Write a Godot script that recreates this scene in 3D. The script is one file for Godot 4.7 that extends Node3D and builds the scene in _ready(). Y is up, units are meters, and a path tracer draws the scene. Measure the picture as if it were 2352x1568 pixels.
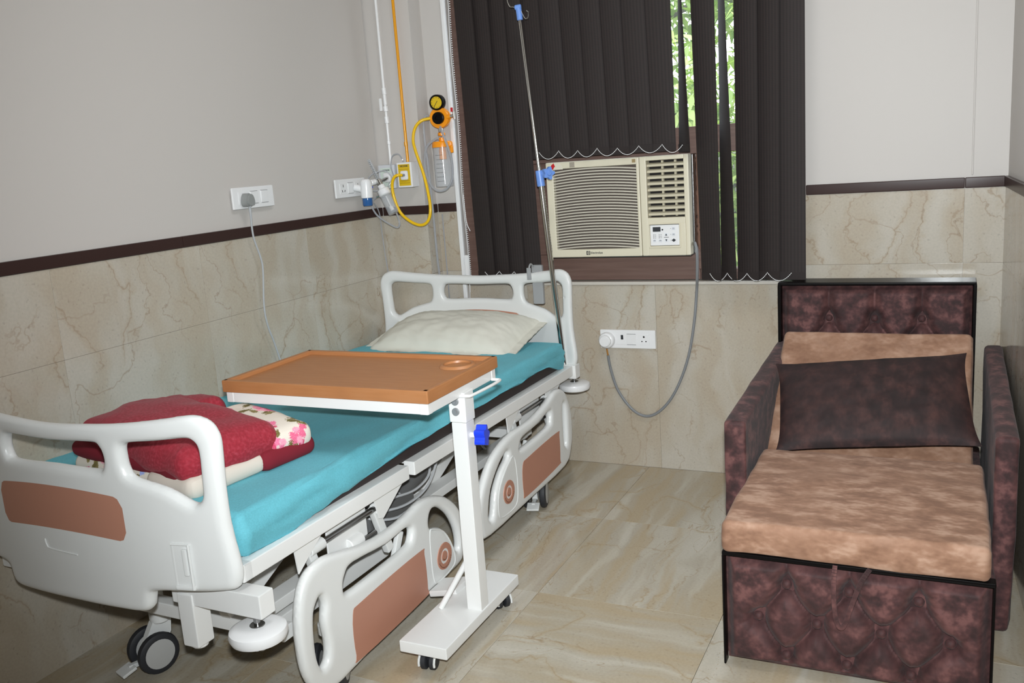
extends Node3D
# A private hospital room: adjustable bed against the left wall, blinds and a window air conditioner at the back, a pull-out sofa chair at the right.
# y is up, metres; the back wall's tiles are at z = 0, the left wall at x = 0, the floor at y = 0.

var M := {}
var taken := {}


# ------------------------------------------------------------------ mesh builder
class MB:
	var v := PackedVector3Array()
	var uv := PackedVector2Array()
	var t := PackedInt32Array()

	func vert(p: Vector3, w := Vector2.ZERO) -> int:
		v.append(p)
		uv.append(w)
		return v.size() - 1

	func tri(a: int, b: int, c: int) -> void:
		t.append(a)
		t.append(b)
		t.append(c)

	func quad(a: int, b: int, c: int, d: int) -> void:
		tri(a, b, c)
		tri(a, c, d)

	func quad_p(a: Vector3, b: Vector3, c: Vector3, d: Vector3) -> void:
		var i := vert(a, Vector2(0, 0))
		vert(b, Vector2(1, 0))
		vert(c, Vector2(1, 1))
		vert(d, Vector2(0, 1))
		quad(i, i + 1, i + 2, i + 3)

	# a box; r > 0 rounds its edges
	func box(c: Vector3, s: Vector3, r := 0.0, turn := Basis(), uv_at := Vector2.ZERO, uv_scale := 1.0, uv_turn := false) -> void:
		var h := s * 0.5
		r = minf(r, minf(h.x, minf(h.y, h.z)) * 0.98)
		for axis in 3:
			for sgn in [-1.0, 1.0]:
				var a := (axis + 1) % 3
				var b := (axis + 2) % 3
				var la := [-h[a], -h[a] + r, h[a] - r, h[a]] if r > 0.0 else [-h[a], h[a]]
				var lb := [-h[b], -h[b] + r, h[b] - r, h[b]] if r > 0.0 else [-h[b], h[b]]
				var n := la.size()
				var at := v.size()
				for i in n:
					for j in n:
						var p := Vector3.ZERO
						p[axis] = sgn * h[axis]
						p[a] = la[i]
						p[b] = lb[j]
						var q := p
						if r > 0.0:
							var inner := p.clamp(-h + Vector3.ONE * r, h - Vector3.ONE * r)
							q = inner + (p - inner).normalized() * r
						var w := Vector2(p[a], p[b])
						if axis == 0:
							w = Vector2(p.z, -p.y)
						elif axis == 1:
							w = Vector2(p.x, p.z)
						else:
							w = Vector2(p.x, -p.y)
						if uv_turn:
							w = Vector2(w.y, -w.x)
						vert(c + turn * q, uv_at + w * uv_scale)
				for i in n - 1:
					for j in n - 1:
						var k := at + i * n + j
						if sgn > 0.0:
							quad(k, k + 1, k + n + 1, k + n)
						else:
							quad(k, k + n, k + n + 1, k + 1)

	# a subdivided rounded box whose points pass through fn(point, outward) -> point
	func soft_box(c: Vector3, s: Vector3, r: float, step: float, fn = null, turn := Basis()) -> void:
		var h := s * 0.5
		r = minf(r, minf(h.x, minf(h.y, h.z)) * 0.999)
		for axis in 3:
			for sgn in [-1.0, 1.0]:
				var a := (axis + 1) % 3
				var b := (axis + 2) % 3
				var na := maxi(6, int(s[a] / step))
				var nb := maxi(6, int(s[b] / step))
				var at := v.size()
				for i in na + 1:
					for j in nb + 1:
						var p := Vector3.ZERO
						p[axis] = sgn * h[axis]
						p[a] = lerpf(-h[a], h[a], edge(float(i) / na, r / s[a]))
						p[b] = lerpf(-h[b], h[b], edge(float(j) / nb, r / s[b]))
						var inner := p.clamp(-h + Vector3.ONE * r, h - Vector3.ONE * r)
						var out := (p - inner).normalized()
						var q := inner + out * r
						if fn != null:
							q = fn.call(q, out)
						var w := Vector2(q.x + (h.y - q.y) * out.x, q.z + (h.y - q.y) * out.z)
						vert(c + turn * q, w)
				for i in na:
					for j in nb:
						var k := at + i * (nb + 1) + j
						if sgn > 0.0:
							quad(k, k + 1, k + nb + 2, k + nb + 1)
						else:
							quad(k, k + nb + 1, k + nb + 2, k + 1)

	func edge(x: float, f: float) -> float:  # crowds the grid lines toward the rounded rim
		var y := x
		if f < 0.3:
			var e := 0.22
			if x < e:
				y = x / e * f
			elif x > 1.0 - e:
				y = 1.0 - (1.0 - x) / e * f
			else:
				y = f + (x - e) / (1.0 - 2.0 * e) * (1.0 - 2.0 * f)
		return y

	# rings along a path; a closed path joins its ends
	func tube(path: Array, r: float, segs := 8, closed := false, r_end := -1.0) -> void:
		var n := path.size()
		var up := Vector3.UP
		var at := v.size()
		var last: Vector3 = ((path[1] as Vector3) - path[0]).normalized()
		if absf(last.y) > 0.9:
			up = Vector3.RIGHT
		var side := last.cross(up).normalized()
		var along := 0.0
		for i in n:
			var a: Vector3 = path[(i - 1 + n) % n] if closed or i > 0 else path[0]
			var b: Vector3 = path[(i + 1) % n] if closed or i < n - 1 else path[n - 1]
			var d := (b - a).normalized()
			side = (side - d * side.dot(d)).normalized()
			var o := d.cross(side)
			if i > 0:
				along += (path[i] as Vector3).distance_to(path[i - 1])
			var rr := r if r_end < 0.0 else lerpf(r, r_end, float(i) / (n - 1))
			for k in segs + 1:
				var g := TAU * k / segs
				vert(path[i] + (side * cos(g) + o * sin(g)) * rr, Vector2(float(k) / segs, along))
		for i in (n if closed else n - 1):
			for k in segs:
				var p := at + i * (segs + 1) + k
				var q := at + ((i + 1) % n) * (segs + 1) + k
				quad(p, q, q + 1, p + 1)
		if not closed:
			for e in 2:
				var base := at + (0 if e == 0 else (n - 1) * (segs + 1))
				var m := vert(path[0 if e == 0 else n - 1])
				for k in segs:
					if e == 0:
						tri(m, base + k, base + k + 1)
					else:
						tri(m, base + k + 1, base + k)

	# a profile of (radius, height) turned round the y axis of frame f
	func lathe(profile: Array, f: Transform3D, segs := 24) -> void:
		var at := v.size()
		var n := profile.size()
		for i in n:
			for k in segs + 1:
				var g := TAU * k / segs
				vert(f * Vector3(profile[i].x * cos(g), profile[i].y, profile[i].x * sin(g)), Vector2(float(k) / segs, float(i) / (n - 1)))
		for i in n - 1:
			for k in segs:
				var p := at + i * (segs + 1) + k
				quad(p, p + 1, p + segs + 2, p + segs + 1)

	# a flat outline (in x and y of frame f) with thickness along the frame's z, from -d/2 to d/2
	func prism(poly: PackedVector2Array, d: float, f: Transform3D) -> void:
		var ids := Geometry2D.triangulate_polygon(poly)
		var n := poly.size()
		for s in [0.5, -0.5]:
			var at := v.size()
			for p in poly:
				vert(f * Vector3(p.x, p.y, s * d), p)
			for i in range(0, ids.size(), 3):
				tri(at + ids[i], at + ids[i + 1], at + ids[i + 2])
		for i in n:
			var a := poly[i]
			var b := poly[(i + 1) % n]
			quad_p(f * Vector3(a.x, a.y, -d / 2), f * Vector3(b.x, b.y, -d / 2), f * Vector3(b.x, b.y, d / 2), f * Vector3(a.x, a.y, d / 2))

	# fn(u, v in 0..1) -> point
	func grid(nu: int, nv: int, fn: Callable, uv_scale := Vector2.ONE) -> void:
		var at := v.size()
		for i in nu + 1:
			for j in nv + 1:
				var w := Vector2(float(i) / nu, float(j) / nv)
				vert(fn.call(w.x, w.y), w * uv_scale)
		for i in nu:
			for j in nv:
				var k := at + i * (nv + 1) + j
				quad(k, k + nv + 1, k + nv + 2, k + 1)

	# normals: faces that meet at less than the given angle share one
	func done(origin := Vector3.ZERO, angle := 40.0) -> ArrayMesh:
		var faces := t.size() / 3
		var fn := PackedVector3Array()
		fn.resize(faces)
		var at_place := {}
		var key := []
		key.resize(v.size())
		for i in v.size():
			key[i] = Vector3i((v[i] * 20000.0).round())
		for f in faces:
			var a := v[t[f * 3]]
			var n := -(v[t[f * 3 + 1]] - a).cross(v[t[f * 3 + 2]] - a)
			fn[f] = n
			if n.length_squared() < 1e-20:
				continue
			for k in 3:
				var at: Vector3i = key[t[f * 3 + k]]
				if at_place.has(at):
					at_place[at].append(f)
				else:
					at_place[at] = PackedInt32Array([f])
		var limit := cos(deg_to_rad(angle))
		var ov := PackedVector3Array()
		var on := PackedVector3Array()
		var ou := PackedVector2Array()
		ov.resize(t.size())
		on.resize(t.size())
		ou.resize(t.size())
		var w := 0
		for f in faces:
			if fn[f].length_squared() < 1e-20:
				continue
			var own := fn[f].normalized()
			for k in 3:
				var i := t[f * 3 + k]
				var sum := Vector3.ZERO
				for g in at_place[key[i]]:
					var o := fn[g]
					if o.normalized().dot(own) > limit:
						sum += o
				ov[w] = v[i] - origin
				on[w] = sum.normalized() if sum.length_squared() > 1e-20 else own
				ou[w] = uv[i]
				w += 1
		ov.resize(w)
		on.resize(w)
		ou.resize(w)
		var arr := []
		arr.resize(Mesh.ARRAY_MAX)
		arr[Mesh.ARRAY_VERTEX] = ov
		arr[Mesh.ARRAY_NORMAL] = on
		arr[Mesh.ARRAY_TEX_UV] = ou
		var m := ArrayMesh.new()
		m.add_surface_from_arrays(Mesh.PRIMITIVE_TRIANGLES, arr)
		return m

	# one normal per vertex, for large smooth meshes
	func done_smooth(origin := Vector3.ZERO) -> ArrayMesh:
		var nn := PackedVector3Array()
		nn.resize(v.size())
		for f in range(0, t.size(), 3):
			var n := -(v[t[f + 1]] - v[t[f]]).cross(v[t[f + 2]] - v[t[f]])
			nn[t[f]] += n
			nn[t[f + 1]] += n
			nn[t[f + 2]] += n
		for i in nn.size():
			nn[i] = nn[i].normalized()
			v[i] -= origin
		var arr := []
		arr.resize(Mesh.ARRAY_MAX)
		arr[Mesh.ARRAY_VERTEX] = v
		arr[Mesh.ARRAY_NORMAL] = nn
		arr[Mesh.ARRAY_TEX_UV] = uv
		arr[Mesh.ARRAY_INDEX] = t
		var m := ArrayMesh.new()
		m.add_surface_from_arrays(Mesh.PRIMITIVE_TRIANGLES, arr)
		return m


# ------------------------------------------------------------------ scene helpers
func numbered(called: String) -> String:
	var n: int = taken.get(called, 0)
	taken[called] = n + 1
	return called if n == 0 else "%s_%03d" % [called, n]


func tag(o: Node3D, label: String, category: String, group := "") -> Node3D:
	o.set_meta("label", label)
	o.set_meta("category", category)
	if group:
		o.set_meta("group", group)
	return o


func thing(called: String, label: String, category: String, at: Vector3, group := "") -> Node3D:
	var o := Node3D.new()
	o.name = numbered(called)
	add_child(o)
	o.position = at
	return tag(o, label, category, group)


func put(mesh: Mesh, called: String, m: Material, parent: Node3D = self) -> MeshInstance3D:
	var o := MeshInstance3D.new()
	o.name = numbered(called) if parent == self else called
	o.mesh = mesh
	for i in mesh.get_surface_count():
		mesh.surface_set_material(i, m)
	parent.add_child(o, true)
	return o


# a part built from mb, which is drawn in the frame of the thing's parent; at is the thing's base
func part(mb: MB, called: String, m: Material, parent: Node3D, angle := 40.0) -> MeshInstance3D:
	var base := parent.position
	var p := parent.get_parent()
	while p != self and p is Node3D:
		base += (p as Node3D).position
		p = p.get_parent()
	return put(mb.done(base, angle), called, m, parent)


func structure(o: Node3D) -> Node3D:
	o.set_meta("kind", "structure")
	return o


func mat(c: Color, rough: float, metal := 0.0, spec := 0.5) -> StandardMaterial3D:
	var m := StandardMaterial3D.new()
	m.albedo_color = c
	m.roughness = rough
	m.metallic = metal
	m.metallic_specular = spec
	return m


func rgb(r: int, g: int, b: int) -> Color:
	return Color8(r, g, b)


func textured(tex: Texture2D, rough: float, triplanar := 0.0) -> StandardMaterial3D:
	var m := mat(Color.WHITE, rough)
	m.albedo_texture = tex
	if triplanar > 0.0:
		m.uv1_triplanar = true
		m.uv1_scale = Vector3.ONE * triplanar
	return m


func noise(s: int, freq: float, octaves := 4) -> FastNoiseLite:
	var n := FastNoiseLite.new()
	n.seed = s
	n.noise_type = FastNoiseLite.TYPE_SIMPLEX_SMOOTH
	n.frequency = freq
	n.fractal_octaves = octaves
	n.fractal_type = FastNoiseLite.FRACTAL_FBM
	return n


func paint(w: int, h: int, fn: Callable) -> ImageTexture:
	var data := PackedByteArray()
	data.resize(w * h * 3)
	var k := 0
	for y in h:
		for x in w:
			var c: Color = fn.call(x, y)
			data[k] = clampi(int(c.r * 255.0), 0, 255)
			data[k + 1] = clampi(int(c.g * 255.0), 0, 255)
			data[k + 2] = clampi(int(c.b * 255.0), 0, 255)
			k += 3
	return ImageTexture.create_from_image(Image.create_from_data(w, h, false, Image.FORMAT_RGB8, data))


func smooth(points: Array, per := 5, closed := false) -> Array:  # Catmull-Rom
	var out := []
	var n := points.size()
	for i in (n if closed else n - 1):
		var a = points[(i - 1 + n) % n] if closed or i > 0 else points[0]
		var b = points[i]
		var c = points[(i + 1) % n]
		var d = points[(i + 2) % n] if closed or i + 2 < n else points[n - 1]
		for k in per:
			out.append(b.cubic_interpolate(c, a, d, float(k) / per))
	if not closed:
		out.append(points[n - 1])
	return out


func disc_frame(at: Vector3, axis: Vector3) -> Transform3D:  # a frame whose y points along axis
	var y := axis.normalized()
	var x := (Vector3.RIGHT if absf(y.x) < 0.9 else Vector3.UP).cross(y).normalized()
	return Transform3D(Basis(x, y, x.cross(y)), at)


func cyl(mb: MB, a: Vector3, b: Vector3, r: float, segs := 16, bevel := 0.0) -> void:
	var h := a.distance_to(b)
	var f := disc_frame(a, b - a)
	if bevel > 0.0:
		mb.lathe([Vector2(0, 0), Vector2(r - bevel, 0), Vector2(r, bevel), Vector2(r, h - bevel), Vector2(r - bevel, h), Vector2(0, h)], f, segs)
	else:
		mb.lathe([Vector2(0, 0), Vector2(r, 0), Vector2(r, h), Vector2(0, h)], f, segs)


func text_part(words: String, size: float, at: Transform3D, m: Material, parent: Node3D, called := "lettering", bold := false) -> void:
	var tm := TextMesh.new()
	var f := SystemFont.new()
	f.font_names = PackedStringArray(["Droid Sans"])
	if bold:
		f.font_weight = 700
	tm.font = f
	tm.text = words
	tm.font_size = 32
	tm.pixel_size = size / 32.0
	tm.depth = 0.0006
	var o := put(tm, called, m, parent)
	o.transform = at


# thick plastic board with rounded edges: outline and holes in (u, v); t is half the thickness
func board(outline: Array, holes: Array, t: float, step: float, bow: Callable, turn_to: Callable) -> ArrayMesh:
	var rings := [PackedVector2Array(smooth(outline, 3, true))]
	for h in holes:
		rings.append(PackedVector2Array(smooth(h, 3, true)))
	var lo := Vector2(1e9, 1e9)
	var hi := -lo
	for p in rings[0]:
		lo = lo.min(p)
		hi = hi.max(p)
	lo -= Vector2.ONE * step * 2.0
	hi += Vector2.ONE * step * 2.0
	var nx := int((hi.x - lo.x) / step) + 1
	var ny := int((hi.y - lo.y) / step) + 1
	var nz := int(2.0 * t / step) + 4
	var z0 := -(nz - 1) * step * 0.5
	var d2 := PackedFloat32Array()
	d2.resize(nx * ny)
	for i in nx:
		for j in ny:
			var p := lo + Vector2(i, j) * step
			var best := 1e9
			var inside := Geometry2D.is_point_in_polygon(p, rings[0])
			for r in rings.size():
				var ring: PackedVector2Array = rings[r]
				if r > 0 and inside and Geometry2D.is_point_in_polygon(p, ring):
					inside = false
				var a := ring[ring.size() - 1]
				for b in ring:
					var ab := b - a
					var q := p - a
					var k := clampf(q.dot(ab) / maxf(ab.length_squared(), 1e-12), 0.0, 1.0)
					best = minf(best, (q - ab * k).length_squared())
					a = b
			d2[i * ny + j] = -sqrt(best) if inside else sqrt(best)
	var rr := t * 0.98
	var fld := PackedFloat32Array()
	fld.resize(nx * ny * nz)
	for i in nx * ny:
		var a := d2[i] + rr
		for k in nz:
			var b := absf(z0 + k * step) - t + rr
			fld[i * nz + k] = sqrt(maxf(a, 0.0) ** 2 + maxf(b, 0.0) ** 2) + minf(maxf(a, b), 0.0) - rr
	return nets(fld, nx, ny, nz, lo, z0, step, bow, turn_to)


# surface nets of a field; a point (u, v, depth) goes through turn_to, with bow(u) added to the depth
func nets(fld: PackedFloat32Array, nx: int, ny: int, nz: int, lo: Vector2, z0: float, step: float, bow: Callable, turn_to: Callable) -> ArrayMesh:
	var mb := MB.new()
	var id := PackedInt32Array()
	id.resize(nx * ny * nz)
	id.fill(-1)
	var off := [0, nz, ny * nz, ny * nz + nz, 1, nz + 1, ny * nz + 1, ny * nz + nz + 1]
	var place := [Vector3(0, 0, 0), Vector3(0, 1, 0), Vector3(1, 0, 0), Vector3(1, 1, 0), Vector3(0, 0, 1), Vector3(0, 1, 1), Vector3(1, 0, 1), Vector3(1, 1, 1)]
	var edges := [[0, 1], [2, 3], [4, 5], [6, 7], [0, 2], [1, 3], [4, 6], [5, 7], [0, 4], [1, 5], [2, 6], [3, 7]]
	for i in nx - 1:
		for j in ny - 1:
			for k in nz - 1:
				var c := (i * ny + j) * nz + k
				var neg := 0
				for o in off:
					if fld[c + o] < 0.0:
						neg += 1
				if neg == 0 or neg == 8:
					continue
				var sum := Vector3.ZERO
				var n := 0
				for e in edges:
					var fa := fld[c + off[e[0]]]
					var fb := fld[c + off[e[1]]]
					if (fa < 0.0) != (fb < 0.0):
						sum += (place[e[0]] as Vector3).lerp(place[e[1]], fa / (fa - fb))
						n += 1
				var p := Vector3(i, j, k) + sum / n
				var u := lo.x + p.x * step
				id[c] = mb.vert(turn_to.call(u, lo.y + p.y * step, z0 + p.z * step + bow.call(u)))
	for i in range(1, nx - 1):
		for j in range(1, ny - 1):
			for k in range(1, nz - 1):
				var c := (i * ny + j) * nz + k
				var s := fld[c] < 0.0
				if s != (fld[c + ny * nz] < 0.0):
					four(mb, id, [c, c - nz, c - nz - 1, c - 1], s)
				if s != (fld[c + nz] < 0.0):
					four(mb, id, [c, c - 1, c - ny * nz - 1, c - ny * nz], s)
				if s != (fld[c + 1] < 0.0):
					four(mb, id, [c, c - ny * nz, c - ny * nz - nz, c - nz], s)
	return mb.done_smooth()


func four(mb: MB, id: PackedInt32Array, c: Array, s: bool) -> void:
	if id[c[0]] < 0 or id[c[1]] < 0 or id[c[2]] < 0 or id[c[3]] < 0:
		return
	if s:
		mb.quad(id[c[0]], id[c[1]], id[c[2]], id[c[3]])
	else:
		mb.quad(id[c[3]], id[c[2]], id[c[1]], id[c[0]])


# ------------------------------------------------------------------ materials
func marble(s: int, floor_kind: bool) -> ImageTexture:
	var warp := noise(s, 0.006, 3)
	var big := noise(s + 1, 0.0035, 3)
	var vein := noise(s + 2, 0.0058, 2)
	var vein_b := noise(s + 3, 0.008, 2)
	var fine := noise(s + 4, 0.16, 2)
	var pits := noise(s + 5, 0.09, 1)
	var streak := noise(s + 6, 0.004, 4)
	var jag := noise(s + 7, 0.05, 3)
	var base := rgb(180, 171, 156) if not floor_kind else rgb(177, 168, 151)
	var pale := rgb(190, 184, 173) if not floor_kind else rgb(197, 191, 178)
	var warm := rgb(176, 163, 144) if not floor_kind else rgb(177, 160, 132)
	var dark := rgb(138, 117, 95) if not floor_kind else rgb(150, 128, 98)
	return paint(700, 700, func(x: int, y: int) -> Color:
		var wx := warp.get_noise_2d(x, y) * 34.0
		var wy := warp.get_noise_2d(x + 900, y) * 34.0
		var a := big.get_noise_2d(x + wx, y * (0.22 if floor_kind else 0.6) + wy)
		var c := base.lerp(pale, clampf(a * 1.3, 0.0, 1.0)).lerp(warm, clampf(-a * 1.4, 0.0, 1.0))
		if not floor_kind:
			var up := streak.get_noise_2d((x + wx) * 2.2, (y + wy) * 0.5)
			c = c.lerp(pale, clampf(up * 1.5, 0.0, 0.6)).lerp(warm, clampf(-up * 1.6, 0.0, 0.6))
		if floor_kind:
			var st := streak.get_noise_2d((x + wx * 0.35) * 3.2, (y + wy) * 0.3)
			c = c.lerp(pale, clampf(st * 2.4 - 0.1, 0.0, 0.8)).lerp(warm, clampf(-st * 2.5 - 0.1, 0.0, 0.85))
			var line := absf(streak.get_noise_2d((x + wx * 0.5) * 3.4 + 5000.0, (y + wy) * 0.45))
			c = c.lerp(dark, clampf(1.0 - line / 0.014, 0.0, 1.0) * clampf(a * 3.0 + 0.4, 0.0, 1.0) * 0.6)
		# long thin veins that fork, mostly upright
		var lx := x + wx * 1.1 + jag.get_noise_2d(x, y) * 9.0
		var ly := (y + wy) * 0.5
		var n1 := vein.get_noise_2d(lx, ly)
		var g1 := absf(vein.get_noise_2d(lx + 3.0, ly) - n1) + absf(vein.get_noise_2d(lx, ly + 1.5) - n1)
		var v1 := absf(n1) * 3.0 / maxf(g1, 0.006)   # distance to the vein in pixels
		var gate := clampf(vein_b.get_noise_2d(x * 0.35, y * 0.35) * 3.2 + 0.55, 0.0, 1.0)
		c = c.lerp(dark, clampf(1.0 - v1 / 1.8, 0.0, 1.0) * 0.75 * gate)
		c = c.lerp(warm, clampf(1.0 - v1 / 9.0, 0.0, 1.0) * 0.55 * gate)
		var n2 := vein_b.get_noise_2d(lx * 0.8 + 300.0, ly * 0.9)
		var g2 := absf(vein_b.get_noise_2d(lx * 0.8 + 302.4, ly * 0.9) - n2) + absf(vein_b.get_noise_2d(lx * 0.8 + 300.0, ly * 0.9 + 1.35) - n2)
		c = c.lerp(dark, clampf(1.0 - absf(n2) * 3.0 / maxf(g2, 0.008) / 1.4, 0.0, 1.0) * 0.45 * clampf(a * 3.0 + 0.35, 0.0, 1.0))
		var f := fine.get_noise_2d(x, y) * 0.018
		if pits.get_noise_2d(x * 1.7, y * 1.1) > 0.8:
			f -= 0.05
		return Color(c.r + f, c.g + f, c.b + f * 0.9))


func tiled(n: FastNoiseLite, x: float, y: float, size: float, sx: float) -> float:  # noise that repeats after size
	var fx := smoothstep(0.7, 1.0, x / size)
	var fy := smoothstep(0.7, 1.0, y / size)
	var v := n.get_noise_2d(x * sx, y)
	if fx > 0.0:
		v = lerpf(v, n.get_noise_2d((x - size) * sx, y), fx)
	if fy > 0.0:
		var w := n.get_noise_2d(x * sx, y - size)
		if fx > 0.0:
			w = lerpf(w, n.get_noise_2d((x - size) * sx, y - size), fx)
		v = lerpf(v, w, fy)
	return v


func velvet(s: int, dark: Color, mid: Color, light: Color, sx: float) -> ImageTexture:
	var a := noise(s, 0.022, 4)
	var b := noise(s + 1, 0.1, 3)
	return paint(512, 512, func(x: int, y: int) -> Color:
		var v := tiled(a, x, y, 512.0, sx) * 1.3 + tiled(b, x, y, 512.0, sx) * 0.45
		return mid.lerp(light, clampf(v * 1.7, 0.0, 1.0)).lerp(dark, clampf(-v * 1.7, 0.0, 1.0)))


func blanket_print() -> ImageTexture:
	var n := noise(71, 0.03, 3)
	var f := noise(72, 0.25, 2)
	var im := Image.create(512, 512, false, Image.FORMAT_RGB8)
	var cream := rgb(222, 213, 200)
	im.fill(cream)
	var rng := RandomNumberGenerator.new()
	rng.seed = 12
	var spot := func(c: Color, at: Vector2, r: float, squash: float, turn: float) -> void:
		for y in range(int(at.y - r), int(at.y + r)):
			for x in range(int(at.x - r), int(at.x + r)):
				var p := (Vector2(x, y) - at).rotated(turn)
				p.y /= squash
				if p.length() < r * (0.82 + 0.4 * n.get_noise_2d(x * 2.0, y * 2.0) + 0.3 * f.get_noise_2d(x, y)):
					im.set_pixel(posmod(x, 512), posmod(y, 512), c.lightened(clampf(f.get_noise_2d(x * 0.6, y * 2.0) * 0.4, 0.0, 1.0)))
	var pinks := [rgb(222, 96, 132), rgb(205, 60, 96), rgb(238, 150, 172), rgb(226, 110, 146)]
	var olives := [rgb(104, 92, 44), rgb(128, 114, 64)]
	var blues := [rgb(126, 144, 212), rgb(152, 170, 228), rgb(110, 128, 200)]
	for k in 25:
		var at := Vector2(k % 5 * 102 + 50, k / 5 * 102 + 50) + Vector2(rng.randf_range(-34, 34), rng.randf_range(-34, 34))
		for q in 5:
			spot.call(olives[q % 2], at + Vector2.from_angle(rng.randf() * TAU) * rng.randf_range(38, 58), rng.randf_range(16, 26), 0.45, rng.randf() * TAU)
		if k % 3 < 2:
			for q in 9:
				spot.call(pinks[rng.randi() % 4], at + Vector2.from_angle(q * 0.8) * rng.randf_range(4, 30), rng.randf_range(12, 22), 0.8, rng.randf() * TAU)
		else:
			for q in 9:
				spot.call(blues[rng.randi() % 3], at + Vector2.from_angle(q * 0.8) * rng.randf_range(6, 40), rng.randf_range(10, 18), 0.8, rng.randf() * TAU)
	return ImageTexture.create_from_image(im)


func make_materials() -> void:
	M.plaster = mat(rgb(196, 191, 186), 0.5, 0.0, 0.35)
	M.ceiling = mat(rgb(238, 236, 232), 0.8)
	for k in 5:
		M["wall_tile_%d" % k] = textured(marble(100 + k * 20, false), 0.13)
	for k in 2:
		M["floor_tile_%d" % k] = textured(marble(300 + k * 20, true), 0.2)
	M.grout = mat(rgb(150, 138, 122), 0.9)
	M.strip = mat(rgb(58, 42, 39), 0.3, 0.0, 0.25)
	M.sill = mat(rgb(196, 190, 180), 0.3)
	M.abs = mat(rgb(219, 220, 218), 0.32)
	M.white_metal = mat(rgb(226, 226, 224), 0.3)
	M.white = mat(rgb(230, 230, 230), 0.28)
	M.insert = mat(rgb(178, 126, 105), 0.5)
	M.grey = mat(rgb(150, 151, 152), 0.4)
	M.dark_grey = mat(rgb(92, 92, 92), 0.5)
	M.rubber = mat(rgb(38, 39, 43), 0.6)
	M.wheel = mat(rgb(178, 178, 176), 0.45)
	M.chrome = mat(rgb(205, 204, 200), 0.12, 1.0)
	M.steel = mat(rgb(150, 150, 150), 0.25, 1.0)
	M.black = mat(rgb(16, 14, 14), 0.3, 0.0, 0.2)
	M.ink = mat(rgb(40, 42, 46), 0.6)
	M.blue = mat(rgb(110, 150, 222), 0.35)
	M.knob_blue = mat(rgb(24, 62, 220), 0.35)
	M.mattress = mat(rgb(44, 33, 32), 0.7)
	M.cord_grey = mat(rgb(128, 130, 132), 0.4)
	M.cord_pale = mat(rgb(176, 178, 180), 0.4)
	M.copper = mat(rgb(160, 110, 40), 0.5)
	M.yellow = mat(rgb(232, 186, 10), 0.3)
	M.pipe_yellow = mat(rgb(222, 150, 8), 0.25)
	M.orange = mat(rgb(244, 150, 12), 0.3)
	M.gauge_yellow = mat(rgb(214, 178, 20), 0.4)
	M.red_tag = mat(rgb(190, 24, 34), 0.4)
	M.green_label = mat(rgb(206, 218, 208), 0.5)
	M.pillowcase = mat(rgb(214, 212, 200), 0.85)
	M.clear = mat(Color(0.86, 0.88, 0.9, 0.28), 0.08)
	M.clear.transparency = BaseMaterial3D.TRANSPARENCY_ALPHA
	M.hose = mat(Color(0.7, 0.71, 0.73, 0.55), 0.1)
	M.hose.transparency = BaseMaterial3D.TRANSPARENCY_ALPHA
	M.glass = mat(Color(0.9, 0.95, 0.95, 0.08), 0.02)
	M.glass.transparency = BaseMaterial3D.TRANSPARENCY_ALPHA
	M.blue_clear = mat(rgb(44, 92, 150), 0.1)
	M.ac = mat(rgb(213, 206, 184), 0.4)
	M.ac_slat = mat(rgb(196, 190, 175), 0.45)
	M.ac_louvre = mat(rgb(196, 188, 164), 0.45)
	M.ac_dark = mat(rgb(98, 88, 80), 0.8)
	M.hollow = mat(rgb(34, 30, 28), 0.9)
	M.sheet = mat(rgb(104, 188, 203), 0.8)
	M.sheet.rim_enabled = true
	M.sheet.rim = 0.15
	var cloth := noise(5, 0.35, 2)
	var w := paint(128, 128, func(x: int, y: int) -> Color:
		var k := 1.0 + cloth.get_noise_2d(x * 0.4, y * 3.0) * 0.06 + cloth.get_noise_2d(x * 3.0, y * 0.4) * 0.06
		return Color(k * 0.93, k * 0.93, k * 0.93))
	M.sheet.albedo_texture = w
	M.sheet.uv1_triplanar = true
	M.sheet.uv1_scale = Vector3.ONE * 6.0
	var grain := noise(6, 0.02, 4)
	M.table = textured(paint(256, 256, func(x: int, y: int) -> Color:
		var k := grain.get_noise_2d(absf(x - 128.0) * 0.5, absf(y - 128.0) * 4.0) * 0.05
		return rgb(172, 116, 72).lightened(maxf(k, 0.0)).darkened(maxf(-k, 0.0))), 0.42, 2.5)
	M.wood = textured(paint(256, 256, func(x: int, y: int) -> Color:
		var k := grain.get_noise_2d(absf(x - 128.0) * 0.3, absf(y - 128.0) * 5.0) * 0.08
		return rgb(112, 87, 78).lightened(maxf(k, 0.0)).darkened(maxf(-k, 0.0))), 0.4, 2.0)
	M.blind = textured(paint(64, 16, func(x: int, y: int) -> Color:
		var k := 0.5 + 0.5 * sin(x * TAU / 8.0) + 0.25 * sin(y * TAU / 4.0)
		return rgb(28, 20, 19).lerp(rgb(41, 32, 30), clampf(k, 0.0, 1.0))), 0.75)
	M.blind.uv1_scale = Vector3(1, 40, 1)
	M.velvet = textured(velvet(31, rgb(44, 23, 23), rgb(70, 40, 40), rgb(106, 68, 65), 1.0), 0.75, 1.15)
	M.velvet.rim_enabled = true
	M.velvet.rim = 0.12
	M.tan = textured(velvet(41, rgb(128, 93, 72), rgb(150, 113, 90), rgb(177, 143, 121), 0.55), 0.8, 1.2)
	M.tan.rim_enabled = true
	M.tan.rim = 0.1
	M.cushion_velvet = textured(velvet(51, rgb(26, 13, 13), rgb(42, 23, 22), rgb(68, 41, 37), 1.0), 0.75, 1.15)
	var fuzz := noise(61, 0.12, 3)
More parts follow.
